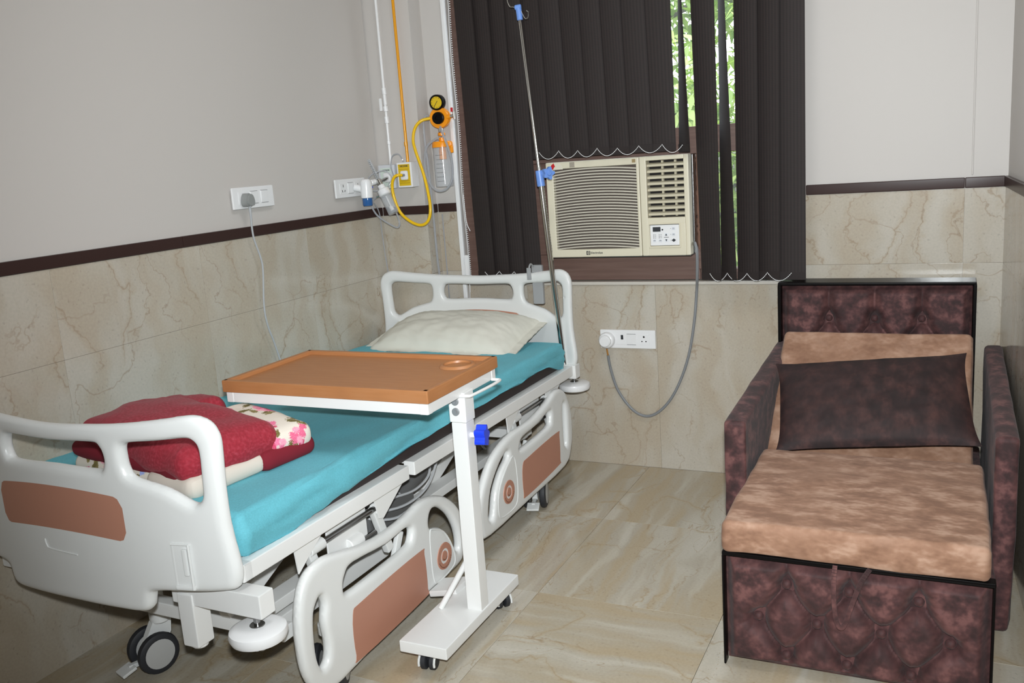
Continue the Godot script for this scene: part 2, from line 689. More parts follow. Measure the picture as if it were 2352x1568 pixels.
	M.red = textured(paint(256, 256, func(x: int, y: int) -> Color:
		var k := fuzz.get_noise_2d(absf(x - 128.0), absf(y - 128.0)) * 0.2
		return rgb(150, 30, 46).lightened(maxf(k, 0.0)).darkened(maxf(-k, 0.0))), 0.9, 3.0)
	M.red.rim_enabled = true
	M.red.rim = 0.12
	M.dark_red = mat(rgb(116, 14, 32), 0.9)
	M.floral = textured(blanket_print(), 0.95)
	M.floral.uv1_scale = Vector3(1.7, 1.7, 1)
	M.cream_pile = mat(rgb(206, 196, 184), 0.95)
	M.bark = mat(rgb(92, 82, 66), 0.9)
	M.leaf = mat(rgb(150, 190, 70), 0.5)
	M.leaf.vertex_color_use_as_albedo = true
	M.leaf.albedo_color = Color.WHITE
	M.leaf.backlight_enabled = true
	M.leaf.backlight = rgb(150, 180, 40)
	M.lamp_glow = mat(rgb(255, 255, 255), 0.6)
	M.lamp_glow.emission_enabled = true
	M.lamp_glow.emission = rgb(250, 252, 255)
	M.lamp_glow.emission_energy_multiplier = 3.0


# ------------------------------------------------------------------ the room
func slab(parent: Node3D, at: Vector3, size: Vector3, rng: RandomNumberGenerator, kind: String, count: int, turned := false, called := "tile", column := -1.0) -> void:
	var mb := MB.new()
	var k := 1.0 / 1.3
	if column >= 0.0:  # pieces of one column are cut from one slab
		rng.seed = int(column * 7919.0) + 13
		rng.randi()
	var wide := 0.5 - 0.5 * k * (size.x if size.x > size.z else size.z)
	var high := 0.5 - 0.5 * k * (size.y if size.y > 0.02 else minf(size.x, size.z))
	var reach := minf(wide, high) * 0.96
	var shift := Vector2(0.5 + rng.randf_range(-1, 1) * (wide if column >= 0.0 else reach), 0.5 + rng.randf_range(-1, 1) * reach)
	if column >= 0.0:
		shift.y = 0.5 + (0.5865 - at.y) * k
	mb.box(Vector3.ZERO, size, 0.0006, Basis(), shift, k, turned)
	var o := put(mb.done(), called, M["%s_%d" % [kind, rng.randi() % count]], parent)
	o.position = at


func make_room() -> void:
	var rng := RandomNumberGenerator.new()
	rng.seed = 8
	var mb := MB.new()
	# floor
	mb.box(Vector3(1.3, -0.058, 2.25), Vector3(3.2, 0.1, 4.9))
	var o: Node3D = structure(put(mb.done(), "floor", M.grout))
	var xs := [-0.006, 0.588, 1.182, 1.776, 2.37, 2.9]
	var zs := [0.0, 0.613, 1.243, 1.86, 2.475, 3.09, 3.705, 4.32, 4.6]
	for i in xs.size() - 1:
		for j in zs.size() - 1:
			var turned: bool = (i == 2 and j == 2) or (i == 3 and j % 2 == 1)
			slab(o, Vector3((xs[i] + xs[i + 1]) / 2, -0.004, (zs[j] + zs[j + 1]) / 2), Vector3(xs[i + 1] - xs[i] - 0.0012, 0.008, zs[j + 1] - zs[j] - 0.0012), rng, "floor_tile", 2, turned)
	# ceiling
	mb = MB.new()
	mb.box(Vector3(1.3, 2.95, 2.25), Vector3(3.4, 0.1, 5.1))
	structure(put(mb.done(), "ceiling", M.ceiling))
	# left wall
	mb = MB.new()
	mb.box(Vector3(-0.104, 1.45, 2.4), Vector3(0.192, 2.9, 4.5))
	o = structure(put(mb.done(), "wall_left", M.plaster))
	var z := 0.15
	for stop in [0.725, 1.325, 1.925, 2.525, 3.125, 3.725, 4.325, 4.6]:
		for row in [[0.0, 0.9], [0.9, 1.173]]:
			slab(o, Vector3(-0.004, (row[0] + row[1]) / 2, (z + stop) / 2), Vector3(0.008, row[1] - row[0] - 0.0005, stop - z - 0.0005), rng, "wall_tile", 5, false, "tile", z)
		z = stop
	# back wall with the corner pier and the window opening
	mb = MB.new()
	mb.box(Vector3(0.0135, 1.45, -0.029), Vector3(0.427, 2.9, 0.342))
	mb.box(Vector3(0.27, 1.45, -0.079), Vector3(0.14, 2.9, 0.242))
	mb.box(Vector3(1.1, 0.411, -0.104), Vector3(1.54, 0.822, 0.192))
	mb.box(Vector3(2.36, 1.45, -0.104), Vector3(1.0, 2.9, 0.192))
	mb.box(Vector3(1.1, 2.65, -0.104), Vector3(1.54, 0.5, 0.192))
	o = structure(put(mb.done(), "wall_back", M.plaster))
	var back := func(x0: float, x1: float, y0: float, y1: float, at_z: float) -> void:
		slab(o, Vector3((x0 + x1) / 2, (y0 + y1) / 2, at_z - 0.004), Vector3(x1 - x0 - 0.0005, y1 - y0 - 0.0005, 0.008), rng, "wall_tile", 5)
	for row in [[0.0, 0.9], [0.9, 1.173]]:
		back.call(0.0, 0.235, row[0], row[1], 0.15)
		back.call(0.235, 0.34, row[0], row[1], 0.05)
		slab(o, Vector3(0.231, (row[0] + row[1]) / 2, 0.1), Vector3(0.008, row[1] - row[0] - 0.001, 0.098), rng, "wall_tile", 5)
		back.call(1.86, 2.417, row[0], row[1], 0.0)
		back.call(2.417, 2.56, row[0], row[1], 0.0)
	for x in [[0.34, 0.64], [0.64, 1.24], [1.24, 1.86]]:
		back.call(x[0], x[1], 0.0, 0.822, 0.0)
	mb = MB.new()
	mb.box(Vector3(2.44, 2.06, -0.007), Vector3(0.006, 1.68, 0.008), 0.002)
	put(mb.done(), "corner_bead", M.plaster, o)
	# right wall, a little out of square
	var r := Node3D.new()
	r.name = "wall_right"
	add_child(r)
	structure(r)
	r.position = Vector3(2.548, 0, 0)
	r.rotation_degrees.y = 2.6
	mb = MB.new()
	mb.box(Vector3(0.104, 1.45, 2.3), Vector3(0.192, 2.9, 4.8))
	put(mb.done(), "plaster", M.plaster, r)
	z = 0.0
	for stop in [0.6, 1.2, 1.8, 2.4, 3.0, 3.6, 4.2, 4.6]:
		for row in [[0.0, 0.9], [0.9, 1.173]]:
			slab(r, Vector3(0.004, (row[0] + row[1]) / 2, (z + stop) / 2), Vector3(0.008, row[1] - row[0] - 0.0005, stop - z - 0.0005), rng, "wall_tile", 5)
		z = stop
	# wall behind the camera
	mb = MB.new()
	mb.box(Vector3(1.3, 1.45, 4.7), Vector3(3.4, 2.9, 0.2))
	structure(put(mb.done(), "wall_front", M.plaster))
	# dark stone strip above the tiles, in pieces
	var t := Node3D.new()
	t.name = "trim_1"
	add_child(t)
	structure(t)
	var strip := func(a: Vector3, b: Vector3) -> void:
		var m := MB.new()
		m.box((a + b) / 2, (b - a).abs(), 0.003)
		put(m.done(), "strip_piece", M.strip, t)
	z = 0.155
	for stop in [0.62, 1.4, 2.18, 2.96, 3.74, 4.598]:
		strip.call(Vector3(-0.01, 1.174, z + 0.0006), Vector3(0.006, 1.212, stop - 0.0006))
		z = stop
	strip.call(Vector3(0.006, 1.174, 0.14), Vector3(0.241, 1.212, 0.156))
	strip.call(Vector3(0.226, 1.174, 0.056), Vector3(0.241, 1.212, 0.1394))
	strip.call(Vector3(0.2415, 1.174, 0.04), Vector3(0.34, 1.212, 0.056))
	strip.call(Vector3(1.862, 1.174, -0.01), Vector3(2.4165, 1.212, 0.006))
	strip.call(Vector3(2.4175, 1.174, -0.01), Vector3(2.546, 1.212, 0.006))
	var t2 := Node3D.new()
	t2.name = "trim_2"
	add_child(t2)
	structure(t2)
	t2.transform = r.transform
	for k in 5:
		mb = MB.new()
		mb.box(Vector3(0.002, 1.193, 0.008 + k * 0.9 + 0.447), Vector3(0.016, 0.038, 0.892), 0.003)
		put(mb.done(), "strip_piece", M.strip, t2)


func make_window() -> void:
	var w := Node3D.new()
	w.name = "window_1"
	add_child(w)
	structure(w)
	var bar := func(a: Vector3, b: Vector3, called: String, m: Material, r := 0.004) -> void:
		var mb := MB.new()
		mb.box((a + b) / 2, (b - a).abs(), r)
		put(mb.done(), called, m, w)
	bar.call(Vector3(0.34, 0.84, -0.12), Vector3(0.455, 2.4, -0.02), "window_frame", M.wood)
	bar.call(Vector3(1.80, 0.84, -0.12), Vector3(1.86, 2.4, -0.02), "window_frame", M.wood)
	bar.call(Vector3(0.455, 2.32, -0.12), Vector3(1.80, 2.4, -0.02), "window_frame", M.wood)
	bar.call(Vector3(0.455, 0.84, -0.1), Vector3(1.43, 0.956, -0.03), "wooden_board", M.wood)
	bar.call(Vector3(1.43, 0.84, -0.1), Vector3(1.80, 0.885, -0.03), "window_frame", M.wood)
	bar.call(Vector3(1.418, 0.885, -0.11), Vector3(1.485, 1.36, -0.022), "window_frame", M.wood)
	bar.call(Vector3(0.455, 0.956, -0.1), Vector3(0.798, 1.36, -0.03), "wooden_board", M.wood)
	bar.call(Vector3(0.455, 1.36, -0.11), Vector3(1.80, 1.47, -0.03), "window_frame", M.wood)
	bar.call(Vector3(1.14, 1.47, -0.11), Vector3(1.20, 2.32, -0.03), "window_frame", M.wood)
	bar.call(Vector3(0.457, 1.472, -0.072), Vector3(1.138, 2.318, -0.067), "pane", M.glass, 0.0)
	bar.call(Vector3(1.202, 1.472, -0.072), Vector3(1.798, 2.318, -0.067), "pane", M.glass, 0.0)
	bar.call(Vector3(1.487, 0.887, -0.072), Vector3(1.798, 1.365, -0.067), "pane", M.glass, 0.0)
	bar.call(Vector3(0.341, 0.823, -0.19), Vector3(1.859, 0.838, 0.008), "window_sill", M.sill, 0.003)
	# mastic squeezed out between the frame and the air conditioner
	var mb := MB.new()
	var rng := RandomNumberGenerator.new()
	rng.seed = 4
	var path := []
	for k in 30:
		path.append(Vector3(1.432 + rng.randf_range(-0.004, 0.004), 0.97 + k * 0.0135, -0.02 + rng.randf_range(-0.003, 0.003)))
	mb.tube(path, 0.007, 6)
	put(mb.done(), "mastic", mat(rgb(128, 98, 84), 0.12), w)


func make_outside() -> void:
	var rng := RandomNumberGenerator.new()
	rng.seed = 21
	for k in 3:
		var base: Vector3 = [Vector3(0.5, -2.6, -2.6), Vector3(1.6, -2.6, -3.4), Vector3(-1.0, -2.6, -4.2)][k]
		var t := thing("garden_tree", ["leafy green tree seen between the open blind slats", "leafy tree standing further back behind the window slats", "far leafy tree left of the others outside the window"][k], "tree", base, "trees outside the window")
		var mb := MB.new()
		var tips := []
		mb.tube([base, base + Vector3(0.1, 1.5, 0.05), base + Vector3(0.05, 3.0, 0.1), base + Vector3(0.1, 5.2, 0)], 0.09, 8, false, 0.03)
		for b in 16:
			var a := base + Vector3(0.08, 1.6 + b * 0.23, 0.05)
			var dir := Vector3(rng.randf_range(-1, 1), rng.randf_range(0.1, 0.6), rng.randf_range(-1, 1)).normalized()
			var e := a + dir * rng.randf_range(0.8, 1.3)
			mb.tube([a, a.lerp(e, 0.5) + Vector3(0, 0.08, 0), e], 0.025, 6, false, 0.006)
			tips.append([a, e])
		part(mb, "trunk", M.bark, t)
		var lf := MB.new()
		lf.quad_p(Vector3(0, 0, 0), Vector3(0.022, 0.006, 0.05), Vector3(0, -0.004, 0.13), Vector3(-0.022, 0.006, 0.05))
		var mm := MultiMesh.new()
		mm.transform_format = MultiMesh.TRANSFORM_3D
		mm.use_colors = true
		mm.mesh = lf.done()
		mm.mesh.surface_set_material(0, M.leaf)
		mm.instance_count = 7000
		for i in mm.instance_count:
			var br: Array = tips[rng.randi() % tips.size()]
			var p: Vector3 = (br[0] as Vector3).lerp(br[1], rng.randf_range(0.2, 1.1)) + Vector3(rng.randfn(), rng.randfn(), rng.randfn()) * 0.16 - base
			var bs := Basis.from_euler(Vector3(rng.randf_range(-0.5, 1.2), rng.randf() * TAU, rng.randf_range(-0.6, 0.6))).scaled(Vector3.ONE * rng.randf_range(0.7, 1.35))
			mm.set_instance_transform(i, Transform3D(bs, p))
			mm.set_instance_color(i, Color(0.22, 0.34, 0.06).lerp(Color(0.55, 0.62, 0.2), rng.randf()))
		var f := MultiMeshInstance3D.new()
		f.name = "foliage"
		f.multimesh = mm
		f.set_meta("kind", "stuff")
		t.add_child(f)


# ------------------------------------------------------------------ blinds and air conditioner
func make_blinds() -> void:
	var t := thing("vertical_blind", "dark brown vertical blinds with white beaded chains in front of the window", "blind", Vector3(1.15, 0.85, 0.1))
	# seen left and right edge at the top of the picture (y 1.95) and at the slat's lower end, and the height of that end
	var slats := [
		[0.431, 0.515, 0.451, 0.532, 0.875], [0.505, 0.590, 0.520, 0.605, 0.878], [0.578, 0.665, 0.590, 0.680, 0.875], [0.648, 0.742, 0.668, 0.763, 0.872],
		[0.735, 0.822, 0.745, 0.838, 1.382], [0.815, 0.912, 0.832, 0.929, 1.384], [0.905, 0.996, 0.920, 1.012, 1.380], [0.990, 1.085, 1.003, 1.100, 1.383],
		[1.078, 1.172, 1.093, 1.186, 1.378], [1.165, 1.270, 1.177, 1.283, 1.381], [1.262, 1.375, 1.275, 1.379, 1.380], [1.404, 1.418, 1.390, 1.435, 1.372],
		[1.453, 1.544, 1.468, 1.547, 0.858], [1.558, 1.582, 1.547, 1.608, 0.860], [1.616, 1.703, 1.613, 1.695, 0.858], [1.697, 1.783, 1.690, 1.775, 0.861], [1.778, 1.874, 1.770, 1.873, 0.858]]
	var ends := []
	for s in slats:
		var mb := MB.new()
		var at := mb.v.size()
		var rows := 14
		var low := Vector3.ZERO
		for j in rows + 1:
			var y := lerpf(s[4], 2.3, float(j) / rows)
			var k: float = (y - s[4]) / (1.95 - s[4])
			var l := lerpf(s[2], s[0], k)
			var r := lerpf(s[3], s[1], k)
			var mid := (l + r) / 2
			var slope := (2.36 - mid) / 3.63
			var seen_w := maxf(r - l, 0.008)
			var wide := maxf(0.098, seen_w + 0.002)
			var dz := 0.03
			for it in 30:
				dz = lerpf(dz, sqrt(maxf(wide * wide - (seen_w + slope * dz) ** 2, 0.0)), 0.3)
			var wx := seen_w + slope * dz
			var a := Vector3(mid - wx / 2, y, 0.1 - dz / 2)
			var b := Vector3(mid + wx / 2, y, 0.1 + dz / 2)
			var n := Vector3(-(b.z - a.z), 0, b.x - a.x).normalized()
			for q in 7:
				var f := q / 6.0
				var p := a.lerp(b, f) + n * 0.004 * (1.0 - (2.0 * f - 1.0) ** 2)
				mb.vert(p, Vector2(f, y))
			for q in 7:
				var f := 1.0 - q / 6.0
				var p := a.lerp(b, f) + n * (0.004 * (1.0 - (2.0 * f - 1.0) ** 2) - 0.0008)
				mb.vert(p, Vector2(f, y))
			if j == 0:
				low = (a + b) / 2 + n * 0.006
				ends.append([low, a, b])
		for j in rows:
			for q in 14:
				var c := at + j * 14 + q
				var d := at + j * 14 + (q + 1) % 14
				mb.quad(c, c + 14, d + 14, d)
		var o := part(mb, "slat", M.blind, t)
		# weight sewn into the lower end
		mb = MB.new()
		var e: Array = ends[-1]
		for q in 6:
			var f0 := q / 6.0
			var f1 := (q + 1) / 6.0
			var p0: Vector3 = (e[1] as Vector3).lerp(e[2], f0)
			var p1: Vector3 = (e[1] as Vector3).lerp(e[2], f1)
			mb.quad_p(p0 + Vector3(0, -0.001, 0.005), p1 + Vector3(0, -0.001, 0.005), p1 + Vector3(0, 0.03, 0.0055), p0 + Vector3(0, 0.03, 0.0055))
		part(mb, "hem_weight", M.blind, o)
	for k in slats.size() - 1:
		if k == 3 or k == 11:
			continue
		var a: Vector3 = ends[k][0] + Vector3(0, 0.026, 0.008)
		var b: Vector3 = ends[k + 1][0] + Vector3(0, 0.026, 0.008)
		var sag := 0.03 if k > 3 else 0.022
		var mb := MB.new()
		var path := []
		for q in 9:
			var f := q / 8.0
			path.append(a.lerp(b, f) - Vector3(0, sag * 4.0 * f * (1.0 - f), -0.006 * sin(f * PI)))
		mb.tube(path, 0.0008, 5)
		for q in 17:
			var f := q / 16.0
			var p := a.lerp(b, f) - Vector3(0, sag * 4.0 * f * (1.0 - f), -0.006 * sin(f * PI))
			mb.box(p, Vector3.ONE * 0.003, 0.001)
		part(mb, "beaded_chain", M.white, t)
	var mb := MB.new()
	mb.box(Vector3(1.15, 2.325, 0.1), Vector3(1.5, 0.04, 0.045), 0.005)
	part(mb, "head_rail", M.white, t)
	# pull cord and chain at the left end
	mb = MB.new()
	var line := []
	for k in 24:
		line.append(Vector3(0.392 + 0.004 * sin(k * 0.7), 2.3 - k * 0.065, 0.085))
	mb.tube(line, 0.0016, 5)
	for k in 150:
		mb.box(Vector3(0.401 + 0.003 * sin(k * 0.1), 2.3 - k * 0.0095, 0.088), Vector3.ONE * 0.0042, 0.0014)
	part(mb, "pull_chain", M.white, t)
	mb = MB.new()
	mb.tube(smooth([Vector3(0.396, 1.25, 0.088), Vector3(0.402, 1.13, 0.09), Vector3(0.42, 1.085, 0.094)]), 0.0018, 5)
	mb.tube(smooth([Vector3(0.395, 0.93, 0.088), Vector3(0.392, 0.82, 0.089), Vector3(0.383, 0.70, 0.09)]), 0.0018, 5)
	part(mb, "cord_end", M.white, t)
	mb = MB.new()
	mb.box(Vector3(0.382, 0.915, 0.075), Vector3(0.022, 0.12, 0.012), 0.002)
	part(mb, "cord_weight", M.white, t)
	# plastic trunking on the wall edge
	var d := thing("cable_trunking", "narrow white plastic cable trunking on the wall edge beside the blinds", "trunking", Vector3(0.352, 0.63, 0.05))
	mb = MB.new()
	mb.box(Vector3(0.352, 1.76, 0.057), Vector3(0.02, 2.26, 0.014), 0.002)
	part(mb, "channel", M.white, d)
	mb = MB.new()
	mb.box(Vector3(0.352, 1.76, 0.0655), Vector3(0.012, 2.26, 0.003), 0.001)
	part(mb, "cover", M.white, d)


func ribbon(mb: MB, pts: Array, hy: float, hz: float) -> void:  # a bar of rectangular section along x
	var at := mb.v.size()
	for p in pts:
		for c in [Vector3(0, -hy, -hz), Vector3(0, hy, -hz), Vector3(0, hy * 0.8, hz), Vector3(0, -hy * 0.8, hz)]:
			mb.vert(p + c)
	for i in pts.size() - 1:
		for k in 4:
			var a := at + i * 4 + k
			var b := at + i * 4 + (k + 1) % 4
			mb.quad(a, b, b + 4, a + 4)


func make_ac() -> void:
	var t := thing("window_air_conditioner", "cream window air conditioner with curved grille under the short blinds", "air conditioner", Vector3(1.11, 0.957, 0.0))
	var F := 0.085
	var mb := MB.new()
	mb.box(Vector3(1.11, 1.16, -0.19), Vector3(0.615, 0.4, 0.44), 0.004)
	part(mb, "housing", M.grey, t)
	mb = MB.new()
	var bar := func(mb: MB, x0: float, x1: float, y0: float, y1: float, z0 := 0.03, z1 := 0.085, r := 0.004) -> void:
		mb.box(Vector3((x0 + x1) / 2, (y0 + y1) / 2, (z0 + z1) / 2), Vector3(x1 - x0, y1 - y0, z1 - z0), r)
	# left cover round the grille
	bar.call(mb, 0.803, 0.836, 0.957, 1.363)
	bar.call(mb, 1.204, 1.217, 0.957, 1.363)
	bar.call(mb, 0.83, 1.21, 0.957, 0.991)
	bar.call(mb, 0.83, 1.21, 1.334, 1.363)
	# right cover round the vent and the controls
	bar.call(mb, 1.2185, 1.247, 0.957, 1.363)
	bar.call(mb, 1.400, 1.421, 0.957, 1.363, 0.03, 0.08)
	bar.call(mb, 1.243, 1.404, 1.345, 1.363)
	bar.call(mb, 1.243, 1.404, 1.085, 1.114)
	bar.call(mb, 1.243, 1.404, 0.957, 0.998)
	bar.call(mb, 1.243, 1.254, 0.99, 1.09)
	bar.call(mb, 1.376, 1.404, 0.99, 1.09)
	part(mb, "front_cover", M.ac, t)
	mb = MB.new()
	bar.call(mb, 1.247, 1.252, 0.992, 1.09, 0.08, 0.0895, 0.002)
	bar.call(mb, 1.377, 1.382, 0.992, 1.09, 0.08, 0.0895, 0.002)
	bar.call(mb, 1.247, 1.382, 0.99, 0.996, 0.08, 0.0895, 0.002)
	bar.call(mb, 1.247, 1.382, 1.086, 1.091, 0.08, 0.0895, 0.002)
	part(mb, "control_surround", M.ac, t)
	mb = MB.new()
	mb.box(Vector3(1.02, 1.163, 0.05), Vector3(0.40, 0.36, 0.02))
	part(mb, "grille_backing", M.ac_dark, t)
	mb = MB.new()
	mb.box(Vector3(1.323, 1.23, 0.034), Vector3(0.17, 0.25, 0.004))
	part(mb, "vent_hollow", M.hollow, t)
	# curved slats
	for k in 28:
		mb = MB.new()
		var pts := []
		for q in 13:
			var f := q / 12.0
			pts.append(Vector3(lerpf(0.835, 1.205, f), 0.992 + 0.0121 * (k + 0.55) + 0.011 * (1.0 - (2.0 * f - 1.0) ** 2) - 0.0065, 0.0745 + 0.004 * (1.0 - (2.0 * f - 1.0) ** 2)))
		ribbon(mb, pts, 0.0031, 0.008)
		part(mb, "grille_slat", M.ac_slat, t)
	# vent louvres and the fins behind them
	for k in 9:
		mb = MB.new()
		mb.box(Vector3(1.3235, 1.131 + k * 0.0248, 0.062), Vector3(0.152, 0.0022, 0.022), 0.001, Basis(Vector3.RIGHT, 0.45))
		mb.box(Vector3(1.3235, 1.1265 + k * 0.0248, 0.072), Vector3(0.152, 0.0095, 0.003), 0.001)
		part(mb, "vent_louvre", M.ac_louvre, t)
	for x in [1.306, 1.36]:
		mb = MB.new()
		mb.box(Vector3(x, 1.23, 0.046), Vector3(0.009, 0.226, 0.016), 0.001)
		part(mb, "vent_fin", M.ac_louvre, t)
	mb = MB.new()
	mb.box(Vector3(1.315, 1.0415, 0.081), Vector3(0.122, 0.085, 0.006), 0.003)
	var panel := part(mb, "control_panel", M.white, t)
	mb = MB.new()
	mb.box(Vector3(1.282, 1.066, 0.0845), Vector3(0.033, 0.019, 0.002), 0.0008)
	part(mb, "display", M.ink, panel)
	mb = MB.new()
	cyl(mb, Vector3(1.3065, 1.064, 0.083), Vector3(1.3065, 1.064, 0.0862), 0.0032, 12)
	part(mb, "sensor", M.black, panel)
	for p in [[1.353, 1.068], [1.353, 1.044], [1.322, 1.044], [1.322, 1.020], [1.297, 1.020], [1.272, 1.020]]:
		mb = MB.new()
		mb.box(Vector3(p[0], p[1], 0.0848), Vector3(0.0145, 0.0125, 0.0022), 0.001)
		part(mb, "button", mat(rgb(222, 224, 228), 0.4), panel)
		mb = MB.new()
		if p[0] == 1.322:
			var s := 0.0042 if p[1] > 1.03 else -0.0042
			mb.prism(PackedVector2Array([Vector2(-0.0042, -s), Vector2(0.0042, -s), Vector2(0, s)]), 0.0006, Transform3D(Basis(), Vector3(p[0], p[1], 0.0862)))
		else:
			for q in 2:
				mb.box(Vector3(p[0], p[1] + 0.0015 - q * 0.003, 0.0861), Vector3(0.009, 0.0011, 0.0006))
		part(mb, "button_print", M.ink, panel)
	mb = MB.new()
	mb.prism(PackedVector2Array([Vector2(-0.009, 0), Vector2(0, -0.007), Vector2(0.009, 0), Vector2(0, 0.007)]), 0.002, Transform3D(Basis(), Vector3(1.353, 1.020, 0.0848)))
	part(mb, "power_button", M.ink, panel)
	mb = MB.new()
	for q in 3:
		mb.box(Vector3(1.341, [1.068, 1.044, 1.020][q], 0.0843), Vector3(0.002, 0.002, 0.001))
		for c in 2:
			mb.box(Vector3(1.268 + c * 0.024, 1.0435 - q * 0.0062, 0.0843), Vector3(0.0026, 0.0026, 0.001))
			mb.box(Vector3(1.2755 + c * 0.024, 1.0435 - q * 0.0062, 0.0842), Vector3(0.007, 0.0012, 0.0008))
	mb.box(Vector3(1.322, 1.0322, 0.0842), Vector3(0.02, 0.0018, 0.0008))
	part(mb, "indicator_print", M.ink, panel)
	# badge
	mb = MB.new()
	mb.box(Vector3(0.978, 0.9745, 0.0852), Vector3(0.0165, 0.0165, 0.001))
	var badge := part(mb, "badge", M.ink, t)
	mb = MB.new()
	var arc := []
	for k in 15:
		var g := deg_to_rad(-140 + k * 20)
		arc.append(Vector3(0.979 + cos(g) * 0.0058, 0.9745 + sin(g) * 0.0058, 0.0858))
	mb.tube(arc, 0.0009, 5)
	mb.prism(PackedVector2Array([Vector2(-0.0065, 0), Vector2(0.0015, -0.0035), Vector2(0.0015, 0.0035)]), 0.0007, Transform3D(Basis(), Vector3(0.978, 0.9745, 0.0859)))
	part(mb, "badge_mark", M.ac, badge)
	text_part("Electrolux", 0.0115, Transform3D(Basis(), Vector3(1.0155, 0.9745, 0.0855) - t.position), M.ink, t, "lettering", true)
	# energy sticker and remains of tape
	mb = MB.new()
	var fan := PackedVector2Array([Vector2(0, 0)])
	for k in 13:
		fan.append(Vector2.from_angle(PI * k / 12.0) * Vector2(0.03, 0.03))
	mb.prism(fan, 0.0005, Transform3D(Basis(), Vector3(0.853, 1.332, 0.0857)))
	var st := part(mb, "energy_sticker", mat(rgb(214, 208, 190), 0.5), t)
	mb = MB.new()
	fan = PackedVector2Array()
	for k in 6:
		fan.append(Vector2.from_angle(PI * (0.62 + 0.35 * k / 5.0)) * 0.0295)
	for k in 6:
		fan.append(Vector2.from_angle(PI * (0.97 - 0.35 * k / 5.0)) * 0.014)
	mb.prism(fan, 0.0006, Transform3D(Basis(), Vector3(0.853, 1.332, 0.0862)))
	part(mb, "red_sector", M.red_tag, st)
	mb = MB.new()
	mb.box(Vector3(0.925, 1.349, 0.0855), Vector3(0.022, 0.022, 0.001))
	part(mb, "tape_scrap", mat(rgb(160, 152, 138), 0.2), t)
	mb = MB.new()
	mb.box(Vector3(1.196, 1.349, 0.0855), Vector3(0.015, 0.014, 0.001), 0.0004)
	part(mb, "stain", mat(rgb(150, 130, 90), 0.6), t)
	# metal sleeve rim under the cover
	mb = MB.new()
	mb.box(Vector3(1.11, 0.9555, 0.03), Vector3(0.62, 0.004, 0.09), 0.001)
	mb.box(Vector3(1.4245, 1.16, 0.0), Vector3(0.004, 0.40, 0.06), 0.001)
	part(mb, "sleeve_rim", M.steel, t)
	# cord
	mb = MB.new()
	mb.tube(smooth([Vector3(1.424, 1.002, 0.03), Vector3(1.435, 1.0, 0.062), Vector3(1.444, 0.965, 0.072), Vector3(1.436, 0.86, 0.05), Vector3(1.424, 0.80, 0.016), Vector3(1.409, 0.666, 0.014), Vector3(1.379, 0.514, 0.014), Vector3(1.327, 0.378, 0.014), Vector3(1.266, 0.287, 0.014), Vector3(1.195, 0.241, 0.014), Vector3(1.126, 0.262, 0.014), Vector3(1.060, 0.346, 0.014), Vector3(1.030, 0.444, 0.018), Vector3(1.024, 0.515, 0.03)], 6), 0.0062, 8)
	var cord := part(mb, "power_cord", M.cord_grey, t)
	mb = MB.new()
	mb.tube([Vector3(1.024, 0.513, 0.03), Vector3(1.023, 0.53, 0.034), Vector3(1.022, 0.545, 0.036)], 0.0038, 8)
	part(mb, "bare_wire", M.copper, cord)
	mb = MB.new()
	mb.lathe([Vector2(0, 0), Vector2(0.036, 0), Vector2(0.036, 0.018), Vector2(0.032, 0.024), Vector2(0.026, 0.026), Vector2(0.026, 0.04), Vector2(0.022, 0.044), Vector2(0, 0.044)], disc_frame(Vector3(1.018, 0.58, 0.011), Vector3.BACK), 20)
	part(mb, "plug", M.white, cord)


# ------------------------------------------------------------------ on the walls
# a switch plate in its own frame: x to the right, y up, z out of the wall
func plate(called: String, label: String, at: Vector3, turn: float, w: float, h: float, modules: Array) -> Node3D:
	var t := thing(called, label, "switch plate", at)
	t.rotation.y = turn
	var mb := MB.new()
	mb.box(Vector3(0, 0, 0.005), Vector3(w, h, 0.01), 0.004)
	put(mb.done(), "plate", M.white, t)
	for m in modules:
		mb = MB.new()
		mb.box(Vector3(m[1], 0, 0.0095), Vector3(m[2], h * 0.56, 0.004), 0.0006)
		var o := put(mb.done(), "socket" if m[0] != "switch" else "rocker", M.white, t)
		if m[0] == "switch":
			mb = MB.new()
			mb.box(Vector3(m[1], 0.0, 0.0115), Vector3(m[2] * 0.92, h * 0.52, 0.004), 0.001, Basis(Vector3.RIGHT, 0.07))
			put(mb.done(), "key", M.white, o)
			mb = MB.new()
			mb.box(Vector3(m[1], h * 0.285, 0.0105), Vector3(m[2] * 0.92, 0.0012, 0.003))
			mb.box(Vector3(m[1], -h * 0.285, 0.0105), Vector3(m[2] * 0.92, 0.0012, 0.003))
			put(mb.done(), "gap", M.dark_grey, o)
		elif m[0] == "round":
			mb = MB.new()
			for p in [Vector2(0, 0.012), Vector2(-0.009, -0.008), Vector2(0.009, -0.008)]:
				cyl(mb, Vector3(m[1] + p.x, p.y, 0.008), Vector3(m[1] + p.x, p.y, 0.0118), 0.0042 if p.y > 0 else 0.0028, 10)
			put(mb.done(), "pin_hole", M.black, o)
		elif m[0] == "flat":
			mb = MB.new()
			for p in [[0.0, 0.011, 0.0], [-0.0085, -0.011, 0.35], [0.0085, -0.011, -0.35]]:
				mb.box(Vector3(m[1] + p[0], p[1], 0.011), Vector3(0.004, 0.011, 0.002), 0.0009, Basis(Vector3.BACK, p[2]))
			put(mb.done(), "pin_hole", M.black, o)
		elif m[0] == "slot":
			mb = MB.new()
			mb.box(Vector3(m[1] + 0.006, 0.009, 0.0115), Vector3(0.011, 0.02, 0.003), 0.001)
			put(mb.done(), "indicator", M.ink, o)
	return t


